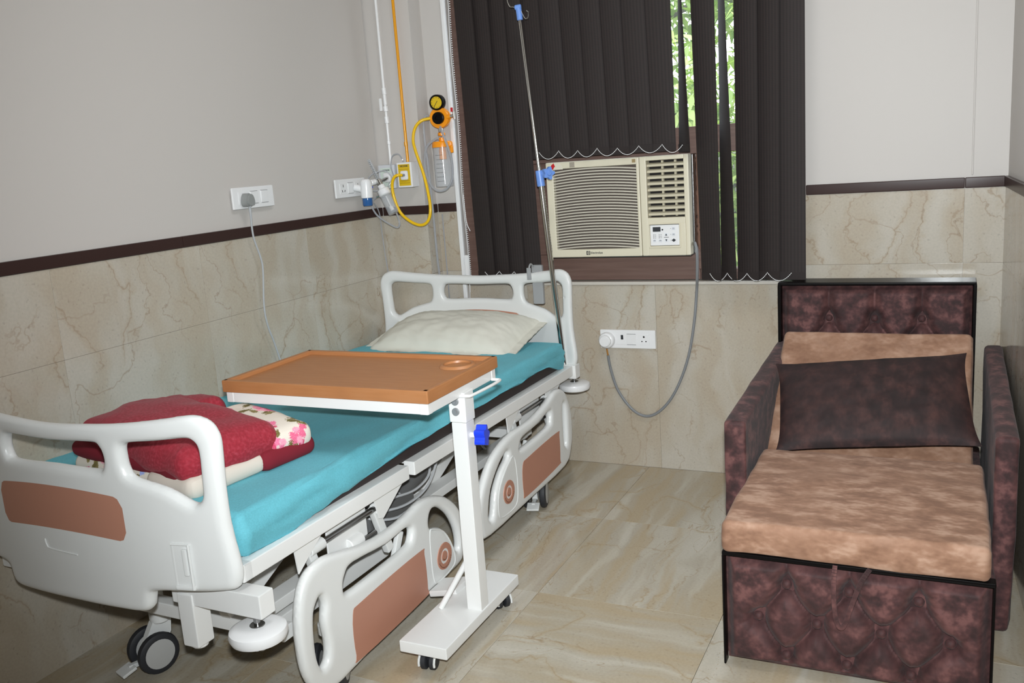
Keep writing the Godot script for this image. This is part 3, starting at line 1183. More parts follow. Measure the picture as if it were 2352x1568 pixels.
func make_wall_things() -> void:
	var q := PI / 2
	plate("switch_plate", "white switch plate with a grey plug on the left wall", Vector3(0.0, 1.319, 1.022), q, 0.228, 0.08, [["flat", -0.062, 0.046], ["switch", 0.0, 0.044], ["switch", 0.058, 0.042]])
	plate("switch_plate", "white switch plate holding the plug-in vaporizer near the corner", Vector3(0.0, 1.316, 0.395), q, 0.222, 0.08, [["flat", -0.058, 0.048], ["switch", -0.004, 0.042], ["flat", 0.052, 0.046]])
	plate("switch_plate", "white switch plate with the air conditioner plug low on the back wall", Vector3(1.11, 0.584, 0.0), 0.0, 0.252, 0.083, [["flat", -0.088, 0.046], ["slot", -0.03, 0.044], ["switch", 0.018, 0.044], ["round", 0.075, 0.048]])
	# plug and cord of the bed
	var t := thing("power_cord", "grey power cord with moulded plug hanging down the tiled left wall", "cord", Vector3(0.014, 0.66, 1.08))
	var mb := MB.new()
	var outline := PackedVector2Array(smooth([Vector2(0, 0.024), Vector2(0.012, 0.016), Vector2(0.019, -0.006), Vector2(0.014, -0.022), Vector2(0, -0.025), Vector2(-0.014, -0.022), Vector2(-0.019, -0.006), Vector2(-0.012, 0.016)], 3, true))
	mb.prism(outline, 0.026, Transform3D(Basis(Vector3.UP, q), Vector3(0.027, 1.312, 1.082)))
	var small := PackedVector2Array()
	for p in outline:
		small.append(p * 0.86)
	mb.prism(small, 0.012, Transform3D(Basis(Vector3.UP, q), Vector3(0.045, 1.312, 1.082)))
	part(mb, "plug", mat(rgb(142, 144, 142), 0.45), t)
	mb = MB.new()
	mb.tube(smooth([Vector3(0.036, 1.292, 1.082), Vector3(0.036, 1.262, 1.082), Vector3(0.034, 1.235, 1.080)]), 0.0055, 8, false, 0.0036)
	mb.tube(smooth([Vector3(0.034, 1.245, 1.081), Vector3(0.03, 1.174, 1.075), Vector3(0.03, 1.097, 1.051), Vector3(0.03, 1.046, 1.046), Vector3(0.028, 0.917, 1.062), Vector3(0.026, 0.839, 1.054), Vector3(0.022, 0.755, 1.022), Vector3(0.02, 0.64, 0.99), Vector3(0.02, 0.5, 0.98)], 5), 0.0036, 8)
	part(mb, "cable", M.cord_pale, t)
	# plug-in mosquito vaporizer
	t = thing("vaporizer", "white plug-in vaporizer with a blue liquid bottle on the switch plate", "vaporizer", Vector3(0.012, 1.24, 0.35))
	mb = MB.new()
	mb.lathe([Vector2(0, 1.349), Vector2(0.016, 1.348), Vector2(0.025, 1.338), Vector2(0.027, 1.30), Vector2(0.026, 1.268), Vector2(0.02, 1.266), Vector2(0, 1.266)], Transform3D(Basis(), Vector3(0.062, 0, 0.355)), 20)
	mb.tube([Vector3(0.012, 1.315, 0.372), Vector3(0.05, 1.306, 0.358)], 0.016, 12)
	part(mb, "heater", M.white, t)
	mb = MB.new()
	mb.lathe([Vector2(0, 1.27), Vector2(0.021, 1.27), Vector2(0.022, 1.262), Vector2(0.022, 1.238), Vector2(0.019, 1.233), Vector2(0, 1.233)], Transform3D(Basis(), Vector3(0.062, 0, 0.355)), 20)
	part(mb, "bottle", M.blue_clear, t)
	mb = MB.new()
	mb.box(Vector3(0.083, 1.312, 0.339), Vector3(0.006, 0.006, 0.006), 0.002)
	part(mb, "slider", M.knob_blue, t)
	# gas pipes on the corner pier
	t = thing("oxygen_pipe", "thin white gas pipe with a valve running down the corner", "pipe", Vector3(0.078, 1.4, 0.162))
	mb = MB.new()
	mb.tube([Vector3(0.078, 2.88, 0.164), Vector3(0.078, 2.0, 0.164), Vector3(0.078, 1.39, 0.164)], 0.0065, 10)
	part(mb, "tube", M.white, t)
	mb = MB.new()
	for b in [[1.725, 0.03, 0.0105], [1.69, 0.05, 0.0085], [1.648, 0.022, 0.0115], [1.60, 0.03, 0.0105], [1.50, 0.016, 0.0085]]:
		cyl(mb, Vector3(0.078, b[0] - b[1] / 2, 0.164), Vector3(0.078, b[0] + b[1] / 2, 0.164), b[2], 12, 0.001)
	var vv := part(mb, "valve", M.white, t)
	mb = MB.new()
	mb.box(Vector3(0.063, 1.667, 0.178), Vector3(0.014, 0.056, 0.008), 0.003)
	part(mb, "valve_lever", M.white, vv)
	t = thing("vacuum_pipe", "thin orange yellow gas pipe running down the corner to the outlet box", "pipe", Vector3(0.168, 1.4, 0.162))
	mb = MB.new()
	mb.tube([Vector3(0.165, 2.88, 0.164), Vector3(0.166, 2.0, 0.164), Vector3(0.17, 1.405, 0.166)], 0.0068, 10)
	part(mb, "tube", M.pipe_yellow, t)
	mb = MB.new()
	cyl(mb, Vector3(0.1675, 1.478, 0.165), Vector3(0.1675, 1.498, 0.165), 0.0085, 12, 0.001)
	part(mb, "coupling", M.pipe_yellow, t)
	# vacuum outlet
	t = thing("vacuum_outlet", "white outlet box with yellow vacuum plate and yellow hose", "gas outlet", Vector3(0.172, 1.298, 0.15))
	mb = MB.new()
	mb.box(Vector3(0.172, 1.3535, 0.179), Vector3(0.077, 0.111, 0.058), 0.004)
	part(mb, "box", M.white, t)
	mb = MB.new()
	mb.box(Vector3(0.172, 1.3535, 0.2085), Vector3(0.06, 0.094, 0.002), 0.0008)
	var yp := part(mb, "front_plate", M.gauge_yellow, t)
	mb = MB.new()
	for y in [1.396, 1.389, 1.378, 1.328, 1.318]:
		mb.box(Vector3(0.172, y, 0.2097), Vector3(0.052, 0.0007, 0.0005))
	part(mb, "printed_line", M.ink, yp)
	text_part("VACUUM", 0.0095, Transform3D(Basis(), Vector3(0.172, 1.3925, 0.2097) - t.position), M.ink, t, "lettering", true)
	mb = MB.new()
	mb.box(Vector3(0.176, 1.352, 0.216), Vector3(0.037, 0.041, 0.014), 0.007)
	part(mb, "socket", M.white, t)
	mb = MB.new()
	cyl(mb, Vector3(0.178, 1.353, 0.222), Vector3(0.178, 1.353, 0.24), 0.0065, 12, 0.001)
	part(mb, "connector", M.steel, t)
	# yellow hose from the outlet to the regulator
	t = thing("vacuum_hose", "looping yellow vacuum hose between outlet box and suction regulator", "hose", Vector3(0.2, 1.13, 0.25))
	mb = MB.new()
	mb.tube(smooth([Vector3(0.178, 1.353, 0.238), Vector3(0.165, 1.355, 0.252), Vector3(0.148, 1.346, 0.258), Vector3(0.133, 1.313, 0.256), Vector3(0.135, 1.256, 0.252), Vector3(0.160, 1.190, 0.25), Vector3(0.212, 1.147, 0.25), Vector3(0.262, 1.132, 0.25), Vector3(0.297, 1.150, 0.248), Vector3(0.311, 1.200, 0.244), Vector3(0.300, 1.276, 0.234), Vector3(0.275, 1.362, 0.22), Vector3(0.238, 1.455, 0.205), Vector3(0.222, 1.505, 0.19), Vector3(0.226, 1.555, 0.17), Vector3(0.248, 1.583, 0.15), Vector3(0.285, 1.591, 0.132)], 6), 0.0068, 10)
	part(mb, "tube", M.yellow, t)
	# oxygen outlet with flowmeter
	t = thing("oxygen_outlet", "pale grey oxygen outlet box behind the flowmeter", "gas outlet", Vector3(0.058, 1.296, 0.15))
	mb = MB.new()
	mb.box(Vector3(0.058, 1.35, 0.164), Vector3(0.088, 0.108, 0.028), 0.006)
	part(mb, "box", mat(rgb(206, 208, 212), 0.3), t)
	mb = MB.new()
	mb.box(Vector3(0.058, 1.345, 0.1785), Vector3(0.062, 0.088, 0.002), 0.0008)
	part(mb, "front_plate", M.green_label, t)
	text_part("OXYGEN", 0.0095, Transform3D(Basis(), Vector3(0.058, 1.379, 0.1798) - t.position), M.ink, t, "lettering", true)
	mb = MB.new()
	mb.box(Vector3(0.07, 1.347, 0.188), Vector3(0.044, 0.044, 0.018), 0.009)
	part(mb, "socket", M.white, t)
	var tilt := Vector3(0.40, -0.90, 0.0).normalized()
	var top := Vector3(0.026, 1.432, 0.262)
	t = thing("oxygen_flowmeter", "clear oxygen flowmeter with humidifier bottle leaning from its outlet", "flowmeter", Vector3(0.085, 1.18, 0.262))
	mb = MB.new()
	cyl(mb, top, top + tilt * 0.108, 0.0085, 12, 0.002)
	part(mb, "flow_tube", M.clear, t)
	mb = MB.new()
	cyl(mb, top + tilt * 0.004, top + tilt * 0.1, 0.0028, 8)
	for k in 9:
		var p := top + tilt * (0.015 + k * 0.009)
		mb.box(p + Vector3(0.0, 0, 0.0088), Vector3(0.007, 0.0012, 0.0006))
	part(mb, "scale", M.dark_grey, t)
	mb = MB.new()
	cyl(mb, top + tilt * 0.098, top + tilt * 0.128, 0.0125, 14, 0.002)
	cyl(mb, Vector3(0.074, 1.332, 0.262), Vector3(0.074, 1.345, 0.195), 0.008, 12)
	part(mb, "valve_body", M.chrome, t)
	mb = MB.new()
	cyl(mb, Vector3(0.05, 1.333, 0.262), Vector3(0.044, 1.33, 0.292), 0.0135, 14, 0.003)
	part(mb, "flow_knob", M.white, t)
	mb = MB.new()
	cyl(mb, top + tilt * 0.126, top + tilt * 0.146, 0.0165, 16, 0.002)
	cyl(mb, top + tilt * 0.146, top + tilt * 0.176, 0.0285, 20, 0.004)
	part(mb, "bottle_lid", M.white, t)
	mb = MB.new()
	cyl(mb, top + tilt * 0.174, top + tilt * 0.265, 0.0255, 20, 0.003)
	part(mb, "humidifier_bottle", M.clear, t)
	mb = MB.new()
	cyl(mb, top + tilt * 0.18, top + tilt * 0.235, 0.004, 8)
	cyl(mb, top + tilt * 0.23, top + tilt * 0.25, 0.009, 12, 0.001)
	part(mb, "diffuser", M.white, t)
	mb = MB.new()
	cyl(mb, Vector3(0.08, 1.273, 0.27), Vector3(0.058, 1.266, 0.276), 0.0045, 8)
	part(mb, "nozzle", M.chrome, t)
	t = thing("oxygen_tube", "clear grey oxygen tubing looped below the humidifier bottle", "tube", Vector3(0.06, 1.12, 0.27))
	mb = MB.new()
	mb.tube(smooth([Vector3(0.06, 1.267, 0.276), Vector3(0.036, 1.251, 0.274), Vector3(0.026, 1.225, 0.272), Vector3(0.052, 1.182, 0.272), Vector3(0.112, 1.141, 0.268), Vector3(0.147, 1.127, 0.264), Vector3(0.157, 1.149, 0.262), Vector3(0.146, 1.19, 0.262)], 6), 0.0042, 8)
	part(mb, "tube", M.hose, t)
	t = thing("oxygen_tube", "thin clear tubing arching over the oxygen outlet box", "tube", Vector3(0.07, 1.33, 0.23))
	mb = MB.new()
	mb.tube(smooth([Vector3(0.088, 1.318, 0.21), Vector3(0.112, 1.345, 0.205), Vector3(0.10, 1.392, 0.2), Vector3(0.112, 1.438, 0.2), Vector3(0.142, 1.446, 0.195), Vector3(0.158, 1.42, 0.19), Vector3(0.158, 1.405, 0.186)], 6), 0.0032, 8)
	mb.tube(smooth([Vector3(0.03, 1.335, 0.3), Vector3(0.04, 1.365, 0.27), Vector3(0.085, 1.378, 0.24), Vector3(0.112, 1.35, 0.225), Vector3(0.1, 1.31, 0.235), Vector3(0.05, 1.292, 0.262), Vector3(0.036, 1.30, 0.29)], 6), 0.003, 8)
	part(mb, "tube", M.hose, t)
	t = thing("oxygen_tube", "thin clear tubing hanging straight down behind the headboard", "tube", Vector3(0.02, 0.62, 0.2))
	mb = MB.new()
	mb.tube(smooth([Vector3(0.03, 1.24, 0.26), Vector3(0.024, 1.19, 0.215), Vector3(0.022, 1.091, 0.205), Vector3(0.026, 0.971, 0.2), Vector3(0.03, 0.89, 0.195), Vector3(0.028, 0.808, 0.185), Vector3(0.024, 0.695, 0.18), Vector3(0.03, 0.5, 0.18)], 6), 0.0028, 8)
	part(mb, "tube", M.hose, t)
	# suction regulator and jar
	t = thing("suction_regulator", "orange suction regulator with black gauge and clear collection jar", "regulator", Vector3(0.318, 1.285, 0.05))
	var out := Vector3(0.16, -0.05, 1.0).normalized()
	mb = MB.new()
	mb.lathe([Vector2(0, 0), Vector2(0.034, 0), Vector2(0.034, 0.028), Vector2(0.031, 0.032), Vector2(0.026, 0.032), Vector2(0.026, 0.028)], disc_frame(Vector3(0.318, 1.657, 0.105), out), 24)
	var gauge := part(mb, "gauge_case", M.black, t)
	mb = MB.new()
	mb.lathe([Vector2(0, 0.029), Vector2(0.0265, 0.029)], disc_frame(Vector3(0.318, 1.657, 0.105), out), 24)
	part(mb, "gauge_dial", M.gauge_yellow, gauge)
	mb = MB.new()
	var gf := disc_frame(Vector3(0.318, 1.657, 0.105) + out * 0.0305, out)
	for k in 9:
		var g := -0.6 + k * 0.55
		mb.box(gf * Vector3(cos(g) * 0.022, 0, sin(g) * 0.022), Vector3.ONE * 0.0022)
	mb.tube([gf * Vector3(-0.006, 0, -0.005), gf * Vector3(0.017, 0, 0.012)], 0.0011, 5)
	part(mb, "gauge_needle", M.ink, gauge)
	mb = MB.new()
	mb.lathe([Vector2(0, 0), Vector2(0.044, 0), Vector2(0.046, 0.01), Vector2(0.046, 0.03), Vector2(0.043, 0.036), Vector2(0, 0.036)], disc_frame(Vector3(0.318, 1.591, 0.09), out), 26)
	cyl(mb, Vector3(0.318, 1.62, 0.115), Vector3(0.318, 1.632, 0.115), 0.01, 12)
	cyl(mb, Vector3(0.36, 1.591, 0.113), Vector3(0.377, 1.592, 0.113), 0.011, 12)
	cyl(mb, Vector3(0.31, 1.591, 0.05), Vector3(0.316, 1.591, 0.1), 0.014, 12)
	part(mb, "regulator_body", M.orange, t)
	mb = MB.new()
	mb.lathe([Vector2(0, 0), Vector2(0.027, 0), Vector2(0.026, 0.016), Vector2(0.022, 0.018), Vector2(0.012, 0.018), Vector2(0.011, 0.014), Vector2(0, 0.014)], disc_frame(Vector3(0.318, 1.591, 0.09) + out * 0.034, out), 20)
	part(mb, "regulator_knob", M.black, t)
	mb = MB.new()
	cyl(mb, Vector3(0.372, 1.592, 0.113), Vector3(0.396, 1.593, 0.113), 0.008, 12, 0.001)
	cyl(mb, Vector3(0.394, 1.578, 0.113), Vector3(0.394, 1.612, 0.113), 0.0055, 10, 0.001)
	part(mb, "switch_valve", M.chrome, t)
	mb = MB.new()
	mb.box(Vector3(0.388, 1.62, 0.118), Vector3(0.01, 0.018, 0.008), 0.002)
	part(mb, "red_tag", M.red_tag, t)
	mb = MB.new()
	cyl(mb, Vector3(0.32, 1.556, 0.112), Vector3(0.322, 1.528, 0.113), 0.0105, 12, 0.001)
	cyl(mb, Vector3(0.322, 1.53, 0.113), Vector3(0.325, 1.495, 0.115), 0.004, 10)
	part(mb, "stem", M.chrome, t)
	mb = MB.new()
	cyl(mb, Vector3(0.324, 1.512, 0.114), Vector3(0.325, 1.526, 0.114), 0.0165, 12, 0.002)
	cyl(mb, Vector3(0.325, 1.488, 0.115), Vector3(0.325, 1.505, 0.115), 0.014, 14, 0.002)
	mb.lathe([Vector2(0, 1.49), Vector2(0.04, 1.488), Vector2(0.0455, 1.482), Vector2(0.0465, 1.463), Vector2(0.044, 1.463)], Transform3D(Basis(), Vector3(0.325, 0, 0.115)), 26)
	mb.box(Vector3(0.371, 1.452, 0.118), Vector3(0.016, 0.034, 0.014), 0.004)
	part(mb, "jar_lid", M.orange, t)
	mb = MB.new()
	mb.lathe([Vector2(0.0135, 1.47), Vector2(0.0165, 1.45), Vector2(0.0165, 1.41), Vector2(0, 1.41)], Transform3D(Basis(), Vector3(0.323, 0, 0.115)), 16)
	part(mb, "float_cage", M.orange, t)
	mb = MB.new()
	mb.lathe([Vector2(0.0425, 1.466), Vector2(0.0415, 1.30), Vector2(0.038, 1.291), Vector2(0, 1.290)], Transform3D(Basis(), Vector3(0.322, 0, 0.115)), 26)
	part(mb, "jar", M.clear, t)
	mb = MB.new()
	for k in 7:
		var y := 1.315 + k * 0.019
		var arc := []
		for s in 7:
			var g := deg_to_rad(60 + s * 8)
			arc.append(Vector3(0.322 + cos(g) * 0.0425, y, 0.115 + sin(g) * 0.0425))
		mb.tube(arc, 0.0005, 4)
	part(mb, "jar_scale", M.ink, t)
	t = thing("suction_tube", "thick clear suction tubing looped around the orange jar", "tube", Vector3(0.32, 1.27, 0.15))
	mb = MB.new()
	mb.tube(smooth([Vector3(0.334, 1.55, 0.135), Vector3(0.352, 1.525, 0.155), Vector3(0.38, 1.46, 0.165), Vector3(0.396, 1.39, 0.168), Vector3(0.388, 1.32, 0.168), Vector3(0.36, 1.282, 0.17), Vector3(0.32, 1.274, 0.175), Vector3(0.284, 1.299, 0.172), Vector3(0.258, 1.358, 0.165), Vector3(0.253, 1.426, 0.155), Vector3(0.266, 1.473, 0.145), Vector3(0.3, 1.499, 0.128), Vector3(0.318, 1.5, 0.12)], 6), 0.0055, 8)
	part(mb, "tube", M.hose, t)
	t = thing("suction_tube", "clear drain tubing hanging from the regulator down behind the bed", "tube", Vector3(0.245, 0.6, 0.12))
	mb = MB.new()
	mb.tube(smooth([Vector3(0.275, 1.602, 0.125), Vector3(0.258, 1.6, 0.13), Vector3(0.248, 1.57, 0.132), Vector3(0.246, 1.48, 0.13), Vector3(0.249, 1.388, 0.126), Vector3(0.25, 1.271, 0.122), Vector3(0.25, 1.114, 0.118), Vector3(0.25, 0.954, 0.115), Vector3(0.25, 0.8, 0.1), Vector3(0.25, 0.6, 0.09)], 6), 0.0055, 8)
	part(mb, "tube", M.hose, t)
	mb = MB.new()
	mb.tube([Vector3(0.272, 1.165, 0.075), Vector3(0.273, 0.9, 0.075), Vector3(0.273, 0.6, 0.075)], 0.003, 8)
	part(mb, "second_tube", M.hose, t)


# ------------------------------------------------------------------ the bed
const BED := Vector3(0.475, 0, 0.15)   # the head end's middle; x to the right rails, z to the foot
const BED_TURN := -0.01745


func on_bed(p: Vector3) -> Vector3:
	return BED + Basis(Vector3.UP, BED_TURN) * p


# a thing that lies on the bed, drawn in the bed's frame
func bed_thing(called: String, label: String, category: String, at: Vector3) -> Node3D:
	var t := thing(called, label, category, on_bed(at))
	t.rotation.y = BED_TURN
	return t


func mirrored(half: Array) -> Array:  # an outline from its right half, listed from the top middle to the bottom middle
	var out := half.duplicate()
	for i in range(half.size() - 2, 0, -1):
		out.append(Vector2(-half[i].x, half[i].y))
	return out


func dial(parent: Node3D, at: Vector3, side: float) -> void:
	var f := disc_frame(at, Vector3(side, 0, 0))
	var mb := MB.new()
	mb.lathe([Vector2(0.025, 0), Vector2(0.025, 0.0028), Vector2(0.043, 0.0028), Vector2(0.044, 0)], f, 32)
	mb.lathe([Vector2(0, 0.0028), Vector2(0.016, 0.0028), Vector2(0.017, 0)], f, 24)
	var o := put(mb.done(), "angle_dial", M.insert, parent)
	mb = MB.new()
	for k in 15:
		var g := deg_to_rad(20 + k * 10)
		mb.box(f * Vector3(cos(g) * 0.037, 0.0031, sin(g) * 0.037), Vector3(0.0012, 0.0028, 0.0028))
	for k in 9:
		var g := deg_to_rad(30 + k * 15)
		mb.box(f * Vector3(cos(g) * 0.0125, 0.0031, sin(g) * 0.0125), Vector3(0.0012, 0.002, 0.002))
	put(mb.done(), "dial_print", mat(rgb(96, 60, 46), 0.6), o).set_meta("kind", "stuff")


func make_bed() -> void:
	var bed := thing("hospital_bed", "white adjustable hospital bed with plastic end boards and brown inserts", "hospital bed", BED)
	bed.rotation.y = BED_TURN
	# end boards
	var outline := mirrored([Vector2(0, 0.857), Vector2(0.12, 0.861), Vector2(0.23, 0.867), Vector2(0.34, 0.879), Vector2(0.405, 0.888), Vector2(0.436, 0.886), Vector2(0.462, 0.872), Vector2(0.476, 0.846), Vector2(0.479, 0.815), Vector2(0.475, 0.737), Vector2(0.475, 0.633), Vector2(0.485, 0.55), Vector2(0.488, 0.513), Vector2(0.482, 0.487), Vector2(0.463, 0.472), Vector2(0.37, 0.464), Vector2(0.268, 0.459), Vector2(0.253, 0.444), Vector2(0.246, 0.418), Vector2(0.222, 0.402), Vector2(0.14, 0.402), Vector2(0, 0.404)])
	var right := [Vector2(0.234, 0.758), Vector2(0.230, 0.786), Vector2(0.233, 0.813), Vector2(0.252, 0.823), Vector2(0.328, 0.829), Vector2(0.398, 0.836), Vector2(0.422, 0.829), Vector2(0.431, 0.808), Vector2(0.429, 0.745), Vector2(0.426, 0.702), Vector2(0.413, 0.684), Vector2(0.392, 0.684), Vector2(0.333, 0.716), Vector2(0.252, 0.738)]
	var left := []
	for p in right:
		left.append(Vector2(-p.x, p.y))
	var middle := [Vector2(-0.176, 0.787), Vector2(-0.167, 0.812), Vector2(-0.14, 0.820), Vector2(0, 0.816), Vector2(0.14, 0.820), Vector2(0.167, 0.812), Vector2(0.176, 0.787), Vector2(0.171, 0.764), Vector2(0.148, 0.753), Vector2(0, 0.756), Vector2(-0.148, 0.753), Vector2(-0.171, 0.764)]
	var bow := func(u: float) -> float: return -0.06 * (u / 0.46) ** 2
	var mesh := board(outline, [right, left, middle], 0.019, 0.0062, bow, func(u: float, v: float, d: float) -> Vector3: return Vector3(u, v, d))
	for foot in 2:
		var o := put(mesh, "footboard" if foot else "headboard", M.abs, bed)
		o.position = Vector3(0, 0, 2.183) if foot else Vector3(0, 0.036, 0.008)
		o.rotation.y = 0.0 if foot else PI
		for face in [1.0, -1.0]:
			var mb := MB.new()
			mb.grid(40, 8, func(a: float, b: float) -> Vector3:
				var u := lerpf(-0.217, 0.217, a)
				var e := maxf(absf(u) - 0.192, 0.0) / 0.025
				var cut := 0.025 * (1.0 - sqrt(maxf(1.0 - e * e, 0.0)))
				var top := 0.706 - 0.30 * u * u - cut
				var low := 0.594 - 0.26 * u * u + cut
				return Vector3(u, lerpf(low, top, b), bow.call(u) + face * 0.0194))
			put(mb.done(), "insert_panel", M.insert, o)
		# release recess on the outer face of each side
		for s in [-1.0, 1.0]:
			var mb := MB.new()
			var u: float = 0.36 * s
			var z: float = bow.call(u) + 0.019
			var lean := Basis(Vector3.UP, 0.2 * s)
			mb.box(Vector3(u - 0.024 * s, 0.533, z + 0.001), Vector3(0.012, 0.112, 0.008), 0.0035, lean)
			mb.box(Vector3(u + 0.024 * s, 0.533, z + 0.001), Vector3(0.005, 0.112, 0.006), 0.002, lean)
			mb.box(Vector3(u, 0.480, z + 0.001), Vector3(0.052, 0.012, 0.009), 0.004, lean)
			mb.box(Vector3(u, 0.587, z + 0.001), Vector3(0.052, 0.005, 0.006), 0.002, lean)
			mb.box(Vector3(u + 0.010 * s, 0.544, z + 0.001), Vector3(0.013, 0.066, 0.008), 0.003, lean)
			put(mb.done(), "release_recess", M.abs, o)
		var mb := MB.new()
		mb.tube(smooth([Vector3(-0.06, 0.562, 0.0195), Vector3(-0.056, 0.545, 0.0195), Vector3(-0.04, 0.538, 0.0195), Vector3(0.05, 0.534, 0.0195)], 4), 0.0016, 6)
		put(mb.done(), "embossed_line", M.abs, o)
	# side rails, hanging down
	var flat := func(_u: float) -> float: return 0.0
	var to_side := func(u: float, v: float, d: float) -> Vector3: return Vector3(d, v, u)
	var rail_a := board([Vector2(1.939, 0.288), Vector2(1.916, 0.364), Vector2(1.878, 0.401), Vector2(1.818, 0.413), Vector2(1.752, 0.401), Vector2(1.648, 0.377), Vector2(1.533, 0.366), Vector2(1.420, 0.373), Vector2(1.340, 0.387), Vector2(1.268, 0.377), Vector2(1.192, 0.346), Vector2(1.131, 0.294), Vector2(1.108, 0.248), Vector2(1.105, 0.173), Vector2(1.116, 0.114), Vector2(1.162, 0.091), Vector2(1.408, 0.081), Vector2(1.720, 0.055), Vector2(1.823, 0.048), Vector2(1.896, 0.077), Vector2(1.931, 0.134), Vector2(1.941, 0.203)],
		[[Vector2(1.877, 0.285), Vector2(1.860, 0.312), Vector2(1.841, 0.319), Vector2(1.829, 0.288), Vector2(1.841, 0.242), Vector2(1.835, 0.178), Vector2(1.844, 0.136), Vector2(1.870, 0.126), Vector2(1.885, 0.170), Vector2(1.885, 0.228)],
		[Vector2(1.748, 0.299), Vector2(1.735, 0.329), Vector2(1.698, 0.345), Vector2(1.538, 0.330), Vector2(1.437, 0.336), Vector2(1.402, 0.323), Vector2(1.408, 0.294), Vector2(1.438, 0.278), Vector2(1.588, 0.273), Vector2(1.730, 0.273)],
		[Vector2(1.304, 0.317), Vector2(1.282, 0.338), Vector2(1.235, 0.325), Vector2(1.177, 0.273), Vector2(1.142, 0.207), Vector2(1.138, 0.152), Vector2(1.157, 0.144), Vector2(1.187, 0.199), Vector2(1.238, 0.258), Vector2(1.301, 0.282)]], 0.0165, 0.0062, flat, to_side)
	var rail_b := board([Vector2(0.145, 0.234), Vector2(0.145, 0.325), Vector2(0.178, 0.407), Vector2(0.230, 0.452), Vector2(0.301, 0.462), Vector2(0.373, 0.437), Vector2(0.484, 0.414), Vector2(0.598, 0.407), Vector2(0.704, 0.407), Vector2(0.797, 0.389), Vector2(0.879, 0.354), Vector2(0.954, 0.284), Vector2(0.985, 0.229), Vector2(0.993, 0.181), Vector2(0.981, 0.121), Vector2(0.922, 0.096), Vector2(0.595, 0.105), Vector2(0.243, 0.119), Vector2(0.169, 0.173)],
		[[Vector2(0.924, 0.178), Vector2(0.895, 0.259), Vector2(0.820, 0.326), Vector2(0.755, 0.354), Vector2(0.743, 0.330), Vector2(0.800, 0.295), Vector2(0.857, 0.236), Vector2(0.887, 0.156), Vector2(0.912, 0.148)],
		[Vector2(0.645, 0.342), Vector2(0.617, 0.364), Vector2(0.490, 0.372), Vector2(0.378, 0.393), Vector2(0.353, 0.387), Vector2(0.356, 0.358), Vector2(0.389, 0.334), Vector2(0.631, 0.323)],
		[Vector2(0.235, 0.372), Vector2(0.219, 0.391), Vector2(0.204, 0.365), Vector2(0.202, 0.296), Vector2(0.208, 0.218), Vector2(0.221, 0.201), Vector2(0.235, 0.222), Vector2(0.240, 0.291)]], 0.0165, 0.0062, flat, to_side)
	var panels := [smooth([Vector2(1.729, 0.208), Vector2(1.676, 0.227), Vector2(1.383, 0.239), Vector2(1.356, 0.220), Vector2(1.354, 0.105), Vector2(1.372, 0.084), Vector2(1.707, 0.069), Vector2(1.733, 0.089)], 4, true), smooth([Vector2(0.643, 0.262), Vector2(0.580, 0.279), Vector2(0.316, 0.291), Vector2(0.294, 0.271), Vector2(0.298, 0.171), Vector2(0.321, 0.151), Vector2(0.620, 0.134), Vector2(0.649, 0.154)], 4, true)]
	for s in [1.0, -1.0]:
		for k in 2:
			var o := put([rail_a, rail_b][k], "side_rail", M.abs, bed)
			o.position.x = 0.4615 * s
			var mb := MB.new()
			mb.prism(PackedVector2Array(panels[k]), 0.002, Transform3D(Basis(Vector3(0, 0, 1), Vector3(0, 1, 0), Vector3(-1, 0, 0)), Vector3(0.0168 * s, 0, 0)))
			put(mb.done(), "insert_panel", M.insert, o)
			dial(o, Vector3(0.0165 * s, [0.165, 0.205][k], [1.242, 0.769][k]), s)
			# raised shield round the dial
			mb = MB.new()
			var rim: Array = [[Vector2(1.311, 0.276), Vector2(1.278, 0.269), Vector2(1.234, 0.244), Vector2(1.197, 0.193), Vector2(1.177, 0.129), Vector2(1.205, 0.103), Vector2(1.293, 0.097), Vector2(1.315, 0.124), Vector2(1.318, 0.203)], [Vector2(0.709, 0.321), Vector2(0.753, 0.309), Vector2(0.802, 0.276), Vector2(0.842, 0.232), Vector2(0.857, 0.173), Vector2(0.842, 0.134), Vector2(0.743, 0.129), Vector2(0.702, 0.154), Vector2(0.694, 0.242)]][k]
			var path := []
			for p in smooth(rim, 4, true):
				path.append(Vector3(0.0155 * s, p.y, p.x))
			mb.tube(path, 0.003, 6, true)
			put(mb.done(), "dial_shield", M.abs, o)
			# linkage between the rail and the frame
			var w0: float = [1.50, 0.30][k]
			mb = MB.new()
			cyl(mb, Vector3(0.436 * s, 0.432, w0 - 0.04), Vector3(0.436 * s, 0.432, w0 + 0.34), 0.009, 12)
			cyl(mb, Vector3(0.432 * s, 0.36, w0 + 0.03), Vector3(0.432 * s, 0.36, w0 + 0.27), 0.009, 12)
			put(mb.done(), "hinge_rod", M.steel, bed)
			for e in [0.0, 0.30]:
				mb = MB.new()
				var tri := [Vector2(w0 + 0.27, 0.478), Vector2(w0 + 0.40, 0.478), Vector2(w0 + 0.392, 0.40)] if e > 0.1 else [Vector2(w0 - 0.12, 0.478), Vector2(w0 + 0.05, 0.478), Vector2(w0 + 0.03, 0.405), Vector2(w0 + 0.01, 0.40)]
				mb.prism(PackedVector2Array(tri), 0.004, Transform3D(Basis(Vector3(0, 0, 1), Vector3(0, 1, 0), Vector3(-1, 0, 0)), Vector3(0.452 * s, 0, 0)))
				put(mb.done(), "gusset_plate", M.white_metal, bed)
				mb = MB.new()
				cyl(mb, Vector3(0.436 * s, 0.432, w0 + e - 0.03), Vector3(0.436 * s, 0.432, w0 + e + 0.03), 0.017, 14, 0.002)
